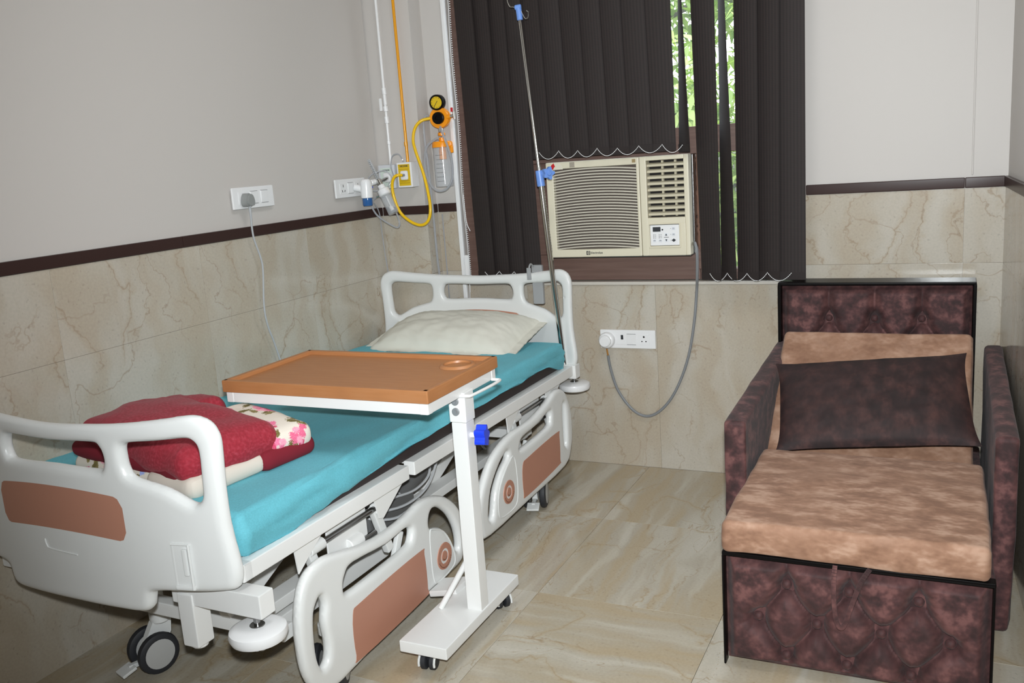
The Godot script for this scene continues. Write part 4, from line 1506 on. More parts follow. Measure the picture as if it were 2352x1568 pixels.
				mb.box(Vector3(0.432 * s, 0.36, w0 + e), Vector3(0.022, 0.17, 0.03), 0.004, Basis(Vector3.RIGHT, 0.35 if e < 0.1 else 0.3))
				mb.box(Vector3(0.436 * s, 0.26, w0 + e - 0.055), Vector3(0.016, 0.13, 0.028), 0.004, Basis(Vector3.RIGHT, -0.5))
				put(mb.done(), "link_arm", M.abs, bed)
			mb = MB.new()
			mb.box(Vector3(0.426 * s, 0.40, w0 + 0.15), Vector3(0.006, 0.11, 0.18), 0.002)
			cyl(mb, Vector3(0.430 * s, 0.372, w0 + 0.1), Vector3(0.430 * s, 0.372, w0 + 0.16), 0.02, 16, 0.002)
			put(mb.done(), "hinge_plate", M.white_metal, bed)
	# deck frame in two sections
	for sec in [[0.10, 1.355], [1.385, 2.095]]:
		for s in [1.0, -1.0]:
			var mb := MB.new()
			mb.box(Vector3(0.453 * s, 0.497, (sec[0] + sec[1]) / 2), Vector3(0.040, 0.044, sec[1] - sec[0]), 0.004)
			put(mb.done(), "deck_beam", M.white_metal, bed)
		var mb := MB.new()
		mb.box(Vector3(0, 0.508, (sec[0] + sec[1]) / 2), Vector3(0.87, 0.012, sec[1] - sec[0] - 0.04), 0.002)
		put(mb.done(), "deck_panel", M.white_metal, bed)
	var mb := MB.new()
	mb.box(Vector3(0, 0.497, 2.082), Vector3(0.946, 0.044, 0.034), 0.004)
	put(mb.done(), "deck_beam", M.white_metal, bed)
	# corner arms with round wall bumpers
	for c in [[0.497, 2.10, 0.385, 1.0, 2.09], [-0.36, 2.10, 0.385, -1.0, 2.09], [0.455, 0.02, 0.445, 1.0, 0.075]]:
		mb = MB.new()
		var in_x: float = c[0] - 0.25 * c[3]
		mb.box(Vector3((c[0] + 0.03 * c[3] + in_x) / 2, c[2] + 0.045, c[4]), Vector3(absf(c[0] + 0.03 * c[3] - in_x), 0.06, 0.05), 0.004)
		put(mb.done(), "corner_arm", M.white_metal, bed)
		if c[3] < 0.0:
			continue
		mb = MB.new()
		mb.box(Vector3(in_x + 0.045 * c[3], c[2] - 0.025, c[4] + 0.002), Vector3(0.05, 0.14, 0.054), 0.004)
		cyl(mb, Vector3(in_x + 0.045 * c[3], c[2] - 0.105, c[4]), Vector3(in_x + 0.045 * c[3], c[2] - 0.09, c[4]), 0.02, 14, 0.003)
		put(mb.done(), "socket_post", M.white_metal, bed)
		mb = MB.new()
		var bz: float = c[1] if c[1] > 1.0 else c[1] + 0.03
		var f := Transform3D(Basis(), Vector3(c[0], c[2] - 0.028, bz))
		mb.lathe([Vector2(0, -0.018), Vector2(0.05, -0.018), Vector2(0.064, -0.012), Vector2(0.069, 0.0), Vector2(0.066, 0.012), Vector2(0.054, 0.018), Vector2(0.012, 0.02), Vector2(0, 0.02)], f, 36)
		var o := put(mb.done(), "bumper_wheel", M.white, bed)
		mb = MB.new()
		cyl(mb, f.origin + Vector3(0, 0.018, 0), f.origin + Vector3(0, 0.046, 0), 0.008, 12)
		cyl(mb, f.origin + Vector3(0, 0.019, 0), f.origin + Vector3(0, 0.0225, 0), 0.018, 18, 0.001)
		put(mb.done(), "bumper_pin", M.steel, o)
	# undercarriage
	for s in [1.0, -1.0]:
		mb = MB.new()
		mb.box(Vector3(0.29 * s, 0.262, 1.08), Vector3(0.06, 0.034, 1.72), 0.004)
		put(mb.done(), "base_beam", M.white_metal, bed)
		mb = MB.new()
		mb.box(Vector3(0.24 * s, 0.37, 0.72), Vector3(0.035, 0.05, 0.62), 0.004, Basis(Vector3.RIGHT, 0.42))
		put(mb.done(), "lift_arm", M.white_metal, bed)
		mb = MB.new()
		mb.box(Vector3(0.24 * s, 0.37, 1.72), Vector3(0.035, 0.05, 0.5), 0.004, Basis(Vector3.RIGHT, 0.42))
		put(mb.done(), "lift_arm", M.white_metal, bed)
	for w in [0.26, 1.0, 1.93]:
		mb = MB.new()
		mb.box(Vector3(0, 0.255, w), Vector3(0.86 if w > 1.5 else 0.62, 0.04, 0.04), 0.004)
		put(mb.done(), "cross_beam", M.white_metal, bed)
	mb = MB.new()
	mb.box(Vector3(0.30, 0.20, 1.62), Vector3(0.03, 0.05, 0.62), 0.004)
	cyl(mb, Vector3(0.30, 0.205, 1.93), Vector3(0.34, 0.205, 1.93), 0.018, 14)
	put(mb.done(), "pedal_bar", M.white_metal, bed)
	# actuators and their cables
	mb = MB.new()
	mb.box(Vector3(0.275, 0.318, 1.30), Vector3(0.13, 0.075, 0.26), 0.012)
	mb.box(Vector3(0.18, 0.34, 1.16), Vector3(0.12, 0.09, 0.18), 0.01)
	cyl(mb, Vector3(0.31, 0.34, 1.24), Vector3(0.30, 0.40, 0.98), 0.030, 16, 0.004)
	cyl(mb, Vector3(0.30, 0.40, 0.98), Vector3(0.28, 0.45, 0.74), 0.021, 14, 0.003)
	put(mb.done(), "actuator", M.dark_grey, bed)
	mb = MB.new()
	cyl(mb, Vector3(0.25, 0.354, 1.25), Vector3(0.25, 0.359, 1.25), 0.014, 16, 0.001)
	put(mb.done(), "warning_label", M.yellow, bed)
	mb = MB.new()
	cyl(mb, Vector3(0.30, 0.354, 1.36), Vector3(0.30, 0.368, 1.36), 0.017, 16, 0.002)
	put(mb.done(), "cable_gland", M.grey, bed)
	for c in [[Vector3(0.30, 0.366, 1.36), Vector3(0.345, 0.37, 1.30), Vector3(0.36, 0.36, 1.20), Vector3(0.365, 0.38, 1.12), Vector3(0.35, 0.42, 1.08), Vector3(0.33, 0.49, 1.05)], [Vector3(0.28, 0.36, 1.40), Vector3(0.35, 0.35, 1.36), Vector3(0.375, 0.34, 1.26), Vector3(0.38, 0.36, 1.15), Vector3(0.37, 0.43, 1.06), Vector3(0.34, 0.49, 1.02)], [Vector3(0.26, 0.36, 1.42), Vector3(0.34, 0.345, 1.42), Vector3(0.385, 0.325, 1.34), Vector3(0.39, 0.34, 1.22)], [Vector3(0.3, 0.3, 0.6), Vector3(0.33, 0.36, 0.68), Vector3(0.36, 0.44, 0.62)]]:
		mb = MB.new()
		mb.tube(smooth(c, 6), 0.0045, 6)
		put(mb.done(), "motor_cable", M.cord_pale, bed)
	# spiral cable of the hand control near the head
	mb = MB.new()
	var coil := []
	for k in 150:
		var g := k * 0.75
		coil.append(Vector3(0.40 + cos(g) * 0.008, 0.45 - k * 0.0011, 0.14 + sin(g) * 0.008))
	mb.tube(coil, 0.0024, 5)
	put(mb.done(), "spiral_cable", M.cord_grey, bed)
	# castors
	for c in [[-0.155, 1.87, -0.3], [0.405, 1.76, 0.5], [0.41, 0.41, 0.3], [-0.2, 0.41, 0.3]]:
		var o := Node3D.new()
		o.name = "castor"
		bed.add_child(o, true)
		o.position = Vector3(c[0], 0, c[1])
		o.rotation.y = c[2]
		o.scale = Vector3.ONE * 1.12
		mb = MB.new()
		cyl(mb, Vector3(0, 0.15, -0.03), Vector3(0, 0.245, -0.03), 0.017, 16)
		cyl(mb, Vector3(0, 0.125, -0.03), Vector3(0, 0.155, -0.03), 0.026, 18, 0.003)
		mb.prism(PackedVector2Array([Vector2(-0.055, 0.13), Vector2(-0.005, 0.13), Vector2(0.03, 0.07), Vector2(0.02, 0.035), Vector2(-0.02, 0.035), Vector2(-0.05, 0.09)]), 0.02, Transform3D(Basis(Vector3(0, 0, 1), Vector3(0, 1, 0), Vector3(-1, 0, 0)), Vector3.ZERO))
		put(mb.done(), "fork", M.abs, o)
		for s in [-1.0, 1.0]:
			mb = MB.new()
			mb.lathe([Vector2(0.036, -0.011), Vector2(0.045, -0.012), Vector2(0.053, -0.008), Vector2(0.055, 0), Vector2(0.053, 0.008), Vector2(0.045, 0.012), Vector2(0.036, 0.011)], disc_frame(Vector3(0.031 * s, 0.055, 0), Vector3(s, 0, 0)), 28)
			put(mb.done(), "tyre", M.rubber, o)
			mb = MB.new()
			mb.lathe([Vector2(0, -0.010), Vector2(0.037, -0.010), Vector2(0.042, -0.002), Vector2(0.042, 0.009), Vector2(0.038, 0.0125), Vector2(0, 0.0135)], disc_frame(Vector3(0.031 * s, 0.055, 0), Vector3(s, 0, 0)), 28)
			put(mb.done(), "hub_cap", M.wheel, o)
		mb = MB.new()
		mb.box(Vector3(0, 0.03, 0.075), Vector3(0.045, 0.009, 0.04), 0.003, Basis(Vector3.RIGHT, 0.3))
		mb.box(Vector3(0, 0.035, 0.045), Vector3(0.014, 0.012, 0.05), 0.002)
		put(mb.done(), "brake_pedal", M.abs, o)
	make_bedding()


func make_bedding() -> void:
	# mattress
	var t := bed_thing("mattress", "dark brown mattress showing below the teal sheet", "mattress", Vector3(0, 0.515, 1.1))
	var mb := MB.new()
	mb.soft_box(Vector3(0, 0.052, 0), Vector3(0.894, 0.102, 1.93), 0.02, 0.05)
	put(mb.done(), "body", M.mattress, t)
	# fitted sheet, pulled up along its right edge
	var n := noise(9, 3.2, 3)
	var m := noise(10, 9.0, 2)
	var s := bed_thing("bed_sheet", "teal cotton sheet stretched over the mattress", "sheet", Vector3(0, 0.515, 1.1))
	mb = MB.new()
	mb.soft_box(Vector3(0, 0.056, 0), Vector3(0.916, 0.112, 1.95), 0.03, 0.018, func(p: Vector3, out: Vector3) -> Vector3:
		var w := p.z + 1.1
		var hem := 0.0
		# height of the hem above the mattress foot, along the bed
		hem = 0.054 * smoothstep(0.14, 0.36, w) * (1.0 - smoothstep(1.25, 2.02, w))
		hem += 0.006 * n.get_noise_1d(w * 0.8) * smoothstep(0.25, 0.5, w)
		hem = maxf(hem, 0.004) - 0.056
		var side := clampf(absf(out.x), 0.0, 1.0)
		var k := p
		# slack folds run slantwise down the side
		var fold := n.get_noise_2d(w * 0.8 + p.y * 5.0, 4.0) + 0.6 * m.get_noise_2d(w * 0.5 + p.y * 4.0, 8.0)
		k += out * (0.014 * maxf(fold, -0.45) * side + 0.004 * m.get_noise_2d(p.x * 0.35 - w * 0.3, w * 0.3) * (1.0 - side))
		k += Vector3(0, 0.0055 * n.get_noise_2d(p.x * 1.4 + w * 0.9, w * 0.5 - p.x * 0.3), 0) * maxf(out.y, 0.0)
		k.y = maxf(k.y, hem)
		if k.y <= hem + 0.0001 and absf(out.x) > 0.3:
			k.x += signf(out.x) * 0.004
		return k)
	put(mb.done_smooth(), "cover", M.sheet, s)
	# pillow with a flat hem
	var p := bed_thing("bed_pillow", "flat off-white pillow leaning against the headboard", "pillow", Vector3(-0.03, 0.625, 0.215))
	mb = MB.new()
	var soft := noise(14, 2.4, 3)
	for side in [1.0, -1.0]:
		mb.grid(60, 40, func(a: float, b: float) -> Vector3:
			var x := a * 2.0 - 1.0
			var z := b * 2.0 - 1.0
			var px := clampf(absf(x) / 0.9, 0.0, 1.0)
			var pz := clampf(absf(z) / 0.86, 0.0, 1.0)
			var th := pow(maxf(1.0 - px ** 3.0, 0.0), 0.62) * pow(maxf(1.0 - pz ** 2.6, 0.0), 0.62)
			var y: float = (0.070 if side > 0.0 else 0.03) * th + 0.0015
			y += (0.006 * soft.get_noise_2d(x * 0.9, z * 0.7)) * minf(th * 3.0, 1.0)
			var droop := 0.016 * maxf(px, 0.0) ** 6.0
			var corner := 1.0 + 0.03 * (x * x * z * z)
			return Vector3(x * 0.37 * corner, side * y - droop + 0.004 * soft.get_noise_2d(x * 2.0 + 9.0, z * 2.0), z * 0.205 * corner))
	var body := put(mb.done(), "case", M.pillowcase, p, )
	body.position = Vector3(0, 0.048, 0)
	body.rotation = Vector3(0.225, -0.02, 0)
	# folded fleece blanket
	var b := bed_thing("folded_blanket", "folded red fleece blanket with floral border at the bed foot", "blanket", Vector3(0.033, 0.622, 1.782))
	b.rotation.y += -0.134
	var f := noise(17, 2.2, 3)
	var lump := func(amount: float, seed_at: float) -> Callable:
		return func(q: Vector3, out: Vector3) -> Vector3: return q + out * amount * f.get_noise_3d(q.x * 2.0 + seed_at, q.y * 3.0, q.z * 2.0)
	mb = MB.new()
	mb.soft_box(Vector3(-0.01, 0.029, 0.0), Vector3(0.52, 0.056, 0.41), 0.0275, 0.018, lump.call(0.010, 3.0))
	put(mb.done_smooth(), "bottom_fold", M.floral, b)
	mb = MB.new()
	mb.soft_box(Vector3(0.170, 0.030, 0.090), Vector3(0.20, 0.060, 0.25), 0.0295, 0.018, lump.call(0.004, 3.0))
	put(mb.done_smooth(), "cream_edge", M.cream_pile, b)
	mb = MB.new()
	mb.soft_box(Vector3(0.186, 0.033, -0.105), Vector3(0.19, 0.064, 0.20), 0.0315, 0.018, lump.call(0.006, 5.0))
	put(mb.done_smooth(), "dark_red_edge", M.dark_red, b)
	mb = MB.new()
	mb.soft_box(Vector3(-0.03, 0.065, 0.005), Vector3(0.50, 0.05, 0.40), 0.0245, 0.018, lump.call(0.010, 8.0), Basis(Vector3.BACK, -0.03))
	put(mb.done_smooth(), "middle_fold", M.dark_red, b)
	var dome := func(q: Vector3, out: Vector3) -> Vector3:
		var k := q
		k += out * 0.014 * f.get_noise_3d(q.x * 2.6 + 20.0, q.y * 2.0, q.z * 2.6)
		k.y += 0.030 * maxf(0.0, 1.0 - (q.x / 0.27) ** 2) * maxf(0.0, 1.0 - (q.z / 0.2) ** 2) * (0.5 + 0.5 * signf(q.y))
		return k
	mb = MB.new()
	mb.soft_box(Vector3(0.125, 0.080, -0.125), Vector3(0.31, 0.076, 0.155), 0.037, 0.016, lump.call(0.012, 30.0), Basis(Vector3.UP, -0.10) * Basis(Vector3.BACK, -0.10))
	put(mb.done_smooth(), "floral_border", M.floral, b)
	mb = MB.new()
	mb.soft_box(Vector3(-0.005, 0.092, 0.05), Vector3(0.53, 0.088, 0.31), 0.043, 0.016, dome, Basis(Vector3.UP, -0.05) * Basis(Vector3.BACK, -0.05))
	mb.soft_box(Vector3(-0.155, 0.080, -0.072), Vector3(0.23, 0.076, 0.20), 0.037, 0.016, dome, Basis(Vector3.BACK, 0.06))
	put(mb.done_smooth(), "top_fold", M.red, b)
	# hand control hung over the headboard
	var h := thing("hand_control", "grey bed hand control hooked over the headboard's right end", "remote control", on_bed(Vector3(0.305, 0.78, 0.075)))
	h.rotation.y = BED_TURN
	mb = MB.new()
	mb.box(Vector3(0, 0.075, -0.045), Vector3(0.05, 0.17, 0.022), 0.006)
	put(mb.done(), "handset", M.grey, h)
	mb = MB.new()
	mb.tube(smooth([Vector3(-0.012, 0.155, -0.03), Vector3(-0.012, 0.168, -0.005), Vector3(-0.012, 0.15, 0.013), Vector3(-0.012, 0.115, 0.015)], 5), 0.004, 8)
	mb.box(Vector3(-0.012, 0.13, 0.016), Vector3(0.02, 0.05, 0.005), 0.002)
	put(mb.done(), "hook", M.grey, h)


func make_iv_pole() -> void:
	var a := Vector3(0.902, 0.50, 0.24)
	var mid := Vector3(0.8445, 1.312, 0.245)
	var top := Vector3(0.7985, 1.985, 0.25)
	var t := thing("infusion_pole", "leaning chrome infusion pole with blue clamps at the bed head", "pole", a)
	var mb := MB.new()
	cyl(mb, a, mid, 0.0115, 16)
	part(mb, "lower_tube", M.chrome, t)
	mb = MB.new()
	cyl(mb, mid, top, 0.0068, 14)
	part(mb, "upper_tube", M.chrome, t)
	var d := (top - a).normalized()
	mb = MB.new()
	cyl(mb, mid - d * 0.04, mid + d * 0.025, 0.0165, 18, 0.002)
	cyl(mb, mid + d * 0.008, mid + d * 0.008 + Vector3(0.034, 0.003, 0.006), 0.0105, 14, 0.001)
	part(mb, "clamp", M.blue, t)
	mb = MB.new()
	var knob := PackedVector2Array()
	for k in 40:
		var g := TAU * k / 40
		knob.append(Vector2.from_angle(g) * (0.0225 + 0.005 * cos(5.0 * g)))
	mb.prism(knob, 0.016, Transform3D(Basis(Vector3.UP, 0.9), mid + Vector3(0.043, 0.012, 0.012)))
	cyl(mb, mid + Vector3(0.047, 0.012, 0.016), mid + Vector3(0.053, 0.012, 0.021), 0.01, 14, 0.002)
	part(mb, "clamp_knob", M.blue, t)
	mb = MB.new()
	cyl(mb, top - d * 0.055, top - d * 0.005, 0.012, 16, 0.002)
	cyl(mb, top + Vector3(-0.014, -0.006, 0.004), top + Vector3(0.012, -0.004, -0.002), 0.0105, 14, 0.003)
	part(mb, "top_joint", M.blue, t)
	for s in [-1.0, 1.0]:
		mb = MB.new()
		if s < 0.0:
			mb.tube(smooth([top + Vector3(-0.01, -0.004, 0), top + Vector3(-0.022, -0.002, 0.004), top + Vector3(-0.034, 0.002, 0.008), top + Vector3(-0.042, 0.03, 0.01), top + Vector3(-0.030, 0.045, 0.01), top + Vector3(-0.016, 0.035, 0.01)], 6), 0.0022, 8)
		else:
			mb.tube(smooth([top + Vector3(0.008, -0.012, 0), top + Vector3(0.018, -0.034, 0.002), top + Vector3(0.030, -0.052, 0.004), top + Vector3(0.042, -0.048, 0.004), top + Vector3(0.044, -0.030, 0.004), top + Vector3(0.036, -0.022, 0.004)], 6), 0.0022, 8)
		part(mb, "hook", M.chrome, t)


# ------------------------------------------------------------------ overbed table
func make_table() -> void:
	var t := thing("overbed_table", "overbed table with an orange wood tray on a white wheeled stand", "table", Vector3(1.08, 0, 1.565))
	var x0 := 0.456
	var x1 := 1.154
	var z0 := 1.360
	var z1 := 1.775
	var mb := MB.new()
	mb.box(Vector3((x0 + x1) / 2, 0.8, (z0 + z1) / 2), Vector3(x1 - x0 - 0.03, 0.016, z1 - z0 - 0.03), 0.001)
	var rim := [Vector3((x0 + x1) / 2, 0.802, z0 + 0.009), Vector3((x0 + x1) / 2, 0.802, z1 - 0.009), Vector3(x0 + 0.009, 0.802, (z0 + z1) / 2), Vector3(x1 - 0.009, 0.802, (z0 + z1) / 2)]
	for k in 4:
		mb.box(rim[k], Vector3(x1 - x0, 0.036, 0.019) if k < 2 else Vector3(0.019, 0.036, z1 - z0), 0.004)
	var tray := part(mb, "tray", M.table, t)
	# sunk cup holder, edged by a lip
	mb = MB.new()
	var cup := Vector3(1.068, 0.8085, 1.452)
	mb.lathe([Vector2(0.040, 0.0), Vector2(0.0415, 0.0065), Vector2(0.046, 0.008), Vector2(0.050, 0.0065), Vector2(0.056, 0.0)], Transform3D(Basis(), cup), 40)
	part(mb, "cup_holder", M.table, tray)
	# frame under the tray
	mb = MB.new()
	for k in 4:
		var at: Vector3 = [Vector3((x0 + x1) / 2, 0.768, z0 + 0.02), Vector3((x0 + x1) / 2, 0.768, z1 - 0.02), Vector3(x0 + 0.02, 0.768, (z0 + z1) / 2), Vector3(x1 - 0.02, 0.768, (z0 + z1) / 2)][k]
		mb.box(at, Vector3(x1 - x0 - 0.012, 0.03, 0.024) if k < 2 else Vector3(0.024, 0.03, z1 - z0 - 0.012), 0.002)
	mb.box(Vector3(0.80, 0.768, 1.565), Vector3(0.66, 0.026, 0.04), 0.002)
	part(mb, "tray_frame", M.white_metal, t)
	mb = MB.new()
	mb.box(Vector3(1.128, 0.72, 1.555), Vector3(0.054, 0.088, 0.054), 0.003)
	var collar := part(mb, "collar", M.white_metal, t)
	mb = MB.new()
	for y in [0.738, 0.708]:
		cyl(mb, Vector3(1.124, y, 1.581), Vector3(1.124, y, 1.587), 0.0115, 16, 0.001)
		cyl(mb, Vector3(1.124, y, 1.585), Vector3(1.124, y, 1.591), 0.006, 6)
	part(mb, "bolt", mat(rgb(150, 152, 154), 0.35, 0.4), collar)
	mb = MB.new()
	mb.box(Vector3(1.128, 0.385, 1.555), Vector3(0.048, 0.58, 0.048), 0.003)
	part(mb, "post", M.white_metal, t)
	mb = MB.new()
	mb.tube(smooth([Vector3(1.15, 0.757, 1.40), Vector3(1.172, 0.757, 1.40), Vector3(1.18, 0.757, 1.408), Vector3(1.182, 0.757, 1.47), Vector3(1.176, 0.757, 1.575), Vector3(1.168, 0.757, 1.587), Vector3(1.15, 0.757, 1.59), Vector3(1.11, 0.757, 1.59)], 4), 0.0045, 8)
	part(mb, "handle", M.white_metal, t)
	mb = MB.new()
	var star := PackedVector2Array()
	for k in 40:
		var g := TAU * k / 40
		star.append(Vector2.from_angle(g) * (0.026 + 0.0055 * cos(5.0 * g)))
	mb.prism(star, 0.03, Transform3D(Basis(Vector3.UP, PI / 2 + 0.2), Vector3(1.186, 0.634, 1.556)))
	part(mb, "clamp_knob", M.knob_blue, t)
	mb = MB.new()
	cyl(mb, Vector3(1.15, 0.634, 1.556), Vector3(1.178, 0.634, 1.556), 0.008, 12)
	part(mb, "knob_stem", M.white, t)
	mb = MB.new()
	mb.box(Vector3(1.08, 0.0825, 1.565), Vector3(0.152, 0.035, 0.472), 0.004)
	part(mb, "base_plate", M.white_metal, t)
	mb = MB.new()
	mb.tube([Vector3(1.11, 0.26, 1.54), Vector3(1.026, 0.1, 1.60)], 0.009, 10)
	part(mb, "brace", M.white_metal, t)
	mb = MB.new()
	mb.box(Vector3(0.98, 0.095, 1.46), Vector3(0.10, 0.02, 0.10), 0.004, Basis(Vector3.BACK, 0.2))
	part(mb, "foot_pedal", M.white_metal, t)
	for c in [[1.11, 1.37, 0.9], [1.03, 1.36, 0.5], [1.07, 1.755, 0.15]]:
		var o := Node3D.new()
		o.name = "castor"
		t.add_child(o, true)
		o.position = Vector3(c[0], 0, c[1]) - t.position
		o.rotation.y = c[2]
		for s in [-1.0, 1.0]:
			mb = MB.new()
			mb.lathe([Vector2(0, -0.009), Vector2(0.02, -0.009), Vector2(0.0245, -0.006), Vector2(0.0245, 0.006), Vector2(0.02, 0.009), Vector2(0, 0.009)], disc_frame(Vector3(0.013 * s, 0.0245, 0), Vector3.RIGHT), 20)
			put(mb.done(), "wheel", M.rubber, o)
			mb = MB.new()
			var arch := []
			for k in 9:
				var g := PI * k / 8.0 - 0.2
				arch.append(Vector3(0.023 * s, 0.0245 + sin(g) * 0.0255, cos(g) * 0.0255))
			mb.tube(arch, 0.0035, 6)
			put(mb.done(), "guard", M.abs, o)
		mb = MB.new()
		cyl(mb, Vector3(0, 0.03, 0), Vector3(0, 0.067, 0), 0.008, 10)
		mb.box(Vector3(0, 0.055, 0), Vector3(0.03, 0.014, 0.03), 0.004)
		put(mb.done(), "stem", M.rubber, o)


# ------------------------------------------------------------------ sofa chair
# a buttoned panel: at(x, y, out) places a point; creases join the listed button pairs
func tufted(mb: MB, w: Vector2, h: Vector2, buttons: Array, creases: Array, puff: float, nu: int, nv: int, at: Callable) -> void:
	mb.grid(nu, nv, func(a: float, b: float) -> Vector3:
		var p := Vector2(lerpf(w.x, w.y, a), lerpf(h.x, h.y, b))
		var d := 1.0
		for c in creases:
			d = minf(d, p.distance_to(Geometry2D.get_closest_point_to_segment(p, c[0], c[1])) / 0.028)
		var out := puff * (1.0 - exp(-d * 1.9) * 0.8)
		for c in buttons:
			var q: Vector2 = p - c
			var r := q.length()
			out -= puff * 0.95 * exp(-(r / 0.024) ** 2)
			# small gathers fan out from the button
			out -= puff * 0.10 * maxf(0.0, cos(q.angle() * 9.0)) * exp(-(r / 0.045) ** 2) * smoothstep(0.008, 0.02, r)
		var e := minf(minf(p.x - w.x, w.y - p.x), minf(p.y - h.x, h.y - p.y))
		out *= smoothstep(0.0, 0.03, e)
		return at.call(p.x, p.y, out))


func make_chair() -> void:
	var base := Vector3(2.155, 0, 0.7)
	var t := thing("sofa_chair", "dark brown velvet sofa chair with buttoned back and pull-out front", "armchair", base)
	# back
	var mb := MB.new()
	mb.box(Vector3(2.119, 0.425, 0.077), Vector3(0.662, 0.83, 0.09), 0.006)
	part(mb, "back_body", M.velvet, t)
	var bt := [Vector2(1.962, 0.713), Vector2(2.124, 0.713), Vector2(2.286, 0.713)]
	var cr := []
	for b in bt:
		cr.append([b, Vector2(b.x, 0.85)])
		cr.append([b, Vector2(b.x - 0.08, 0.60)])
		cr.append([b, Vector2(b.x + 0.08, 0.60)])
	mb = MB.new()
	tufted(mb, Vector2(1.788, 2.450), Vector2(0.42, 0.838), bt, cr, 0.045, 110, 70, func(x: float, y: float, o: float) -> Vector3: return Vector3(x, y, 0.122 + o))
	var back := put(mb.done_smooth(base), "back_padding", M.velvet, t)
	buttons(back, bt, func(p: Vector2) -> Vector3: return Vector3(p.x, p.y, 0.130), Vector3.BACK, base)
	mb = MB.new()
	mb.box(Vector3(2.119, 0.8465, 0.098), Vector3(0.686, 0.012, 0.116), 0.003)
	mb.box(Vector3(1.781, 0.425, 0.098), Vector3(0.012, 0.84, 0.116), 0.003)
	mb.box(Vector3(2.457, 0.425, 0.098), Vector3(0.012, 0.84, 0.116), 0.003)
	part(mb, "back_edging", M.black, t)
	# arms
	for k in 2:
		mb = MB.new()
		var xc: float = [1.799, 2.5215][k]
		var wd: float = [0.066, 0.058][k]
		var fur := noise(33 + k, 5.0, 2)
		mb.soft_box(Vector3(xc, 0.30, 0.615), Vector3(wd, 0.575, 0.97), 0.014, 0.04, func(q: Vector3, out: Vector3) -> Vector3:
			var p := q + out * 0.003 * fur.get_noise_3d(q.x, q.y, q.z)
			if q.y > 0.0:
				p.y += (0.012 - 0.022 * (q.z / 0.485)) * (q.y / 0.2875)
			elif k == 1 and q.z > 0.40:
				p.x -= 0.012 * ((q.z - 0.40) / 0.085) * (-q.y / 0.2875)
			return p)
		part(mb, "armrest", M.velvet, t)
	mb = MB.new()
	mb.box(Vector3(2.162, 0.13, 0.50), Vector3(0.65, 0.22, 0.72), 0.006)
	part(mb, "seat_base", M.velvet, t)
	mb = MB.new()
	mb.box(Vector3(2.164, 0.17, 1.16), Vector3(0.646, 0.30, 0.56), 0.004)
	part(mb, "pull_out_box", M.velvet, t)
	bt = []
	for row in [[0.045, [2.001, 2.153, 2.306]], [0.148, [1.929, 2.079, 2.235, 2.394]], [0.25, [2.003, 2.158, 2.321]]]:
		for x in row[1]:
			bt.append(Vector2(x, row[0]))
	cr = []
	for i in bt.size():
		for j in bt.size():
			if i < j and absf(bt[i].y - bt[j].y) > 0.05 and bt[i].distance_to(bt[j]) < 0.15:
				cr.append([bt[i], bt[j]])
	for k in 3:
		cr.append([bt[7 + k], Vector2(bt[7 + k].x, 0.33)])
	mb = MB.new()
	tufted(mb, Vector2(1.844, 2.482), Vector2(0.008, 0.324), bt, cr, 0.045, 130, 70, func(x: float, y: float, o: float) -> Vector3: return Vector3(x, y, 1.440 + o))
	var pad := put(mb.done_smooth(base), "front_padding", M.velvet, t)
	buttons(pad, bt, func(p: Vector2) -> Vector3: return Vector3(p.x, p.y, 1.449), Vector3.BACK, base)
	mb = MB.new()
	mb.box(Vector3(2.1635, 0.3285, 1.462), Vector3(0.648, 0.012, 0.034), 0.003)
	mb.box(Vector3(1.842, 0.164, 1.462), Vector3(0.006, 0.32, 0.034), 0.003)
	mb.box(Vector3(2.484, 0.164, 1.462), Vector3(0.006, 0.32, 0.034), 0.003)
	part(mb, "front_edging", M.black, t)
	# pull strap, a loop of velvet ribbon
	mb = MB.new()
	var loop := [Vector3(2.127, 0.334, 1.484), Vector3(2.125, 0.30, 1.496), Vector3(2.126, 0.25, 1.500), Vector3(2.130, 0.20, 1.500), Vector3(2.140, 0.176, 1.502), Vector3(2.152, 0.186, 1.502), Vector3(2.168, 0.24, 1.501), Vector3(2.19, 0.305, 1.498), Vector3(2.208, 0.335, 1.484)]
	var path := smooth(loop, 5)
	for i in path.size() - 1:
		var c: Vector3 = (path[i] + path[i + 1]) / 2
		var d: Vector3 = path[i + 1] - path[i]
		mb.box(c, Vector3(0.012, d.length() + 0.004, 0.004), 0.001, Basis(Vector3.BACK, atan2(-d.x, d.y)))
	part(mb, "pull_strap", M.velvet, t)
	# loose cushions
	var c := thing("seat_cushion", "tan mottled seat cushion on the pull-out front of the chair", "cushion", Vector3(2.158, 0.335, 1.18))
	mb = MB.new()
	var puffy := noise(44, 3.0, 3)
	mb.soft_box(Vector3(0, 0.046, 0), Vector3(0.636, 0.088, 0.622), 0.018, 0.02, func(p: Vector3, out: Vector3) -> Vector3:
		var k := p + out * 0.004 * puffy.get_noise_3d(p.x * 2.0, p.y * 2.0, p.z * 2.0)
		if p.y > 0.0:
			k.y += 0.008 * (1.0 - (p.x / 0.318) ** 2) * (1.0 - (p.z / 0.311) ** 2)
		return k)
	put(mb.done_smooth(), "cover", M.tan, c)
	c = thing("back_cushion", "tan mottled back cushion reclining behind the brown pillow", "cushion", Vector3(2.135, 0.31, 0.55))
	mb = MB.new()
	var lean := Basis(Vector3.RIGHT, -0.96)
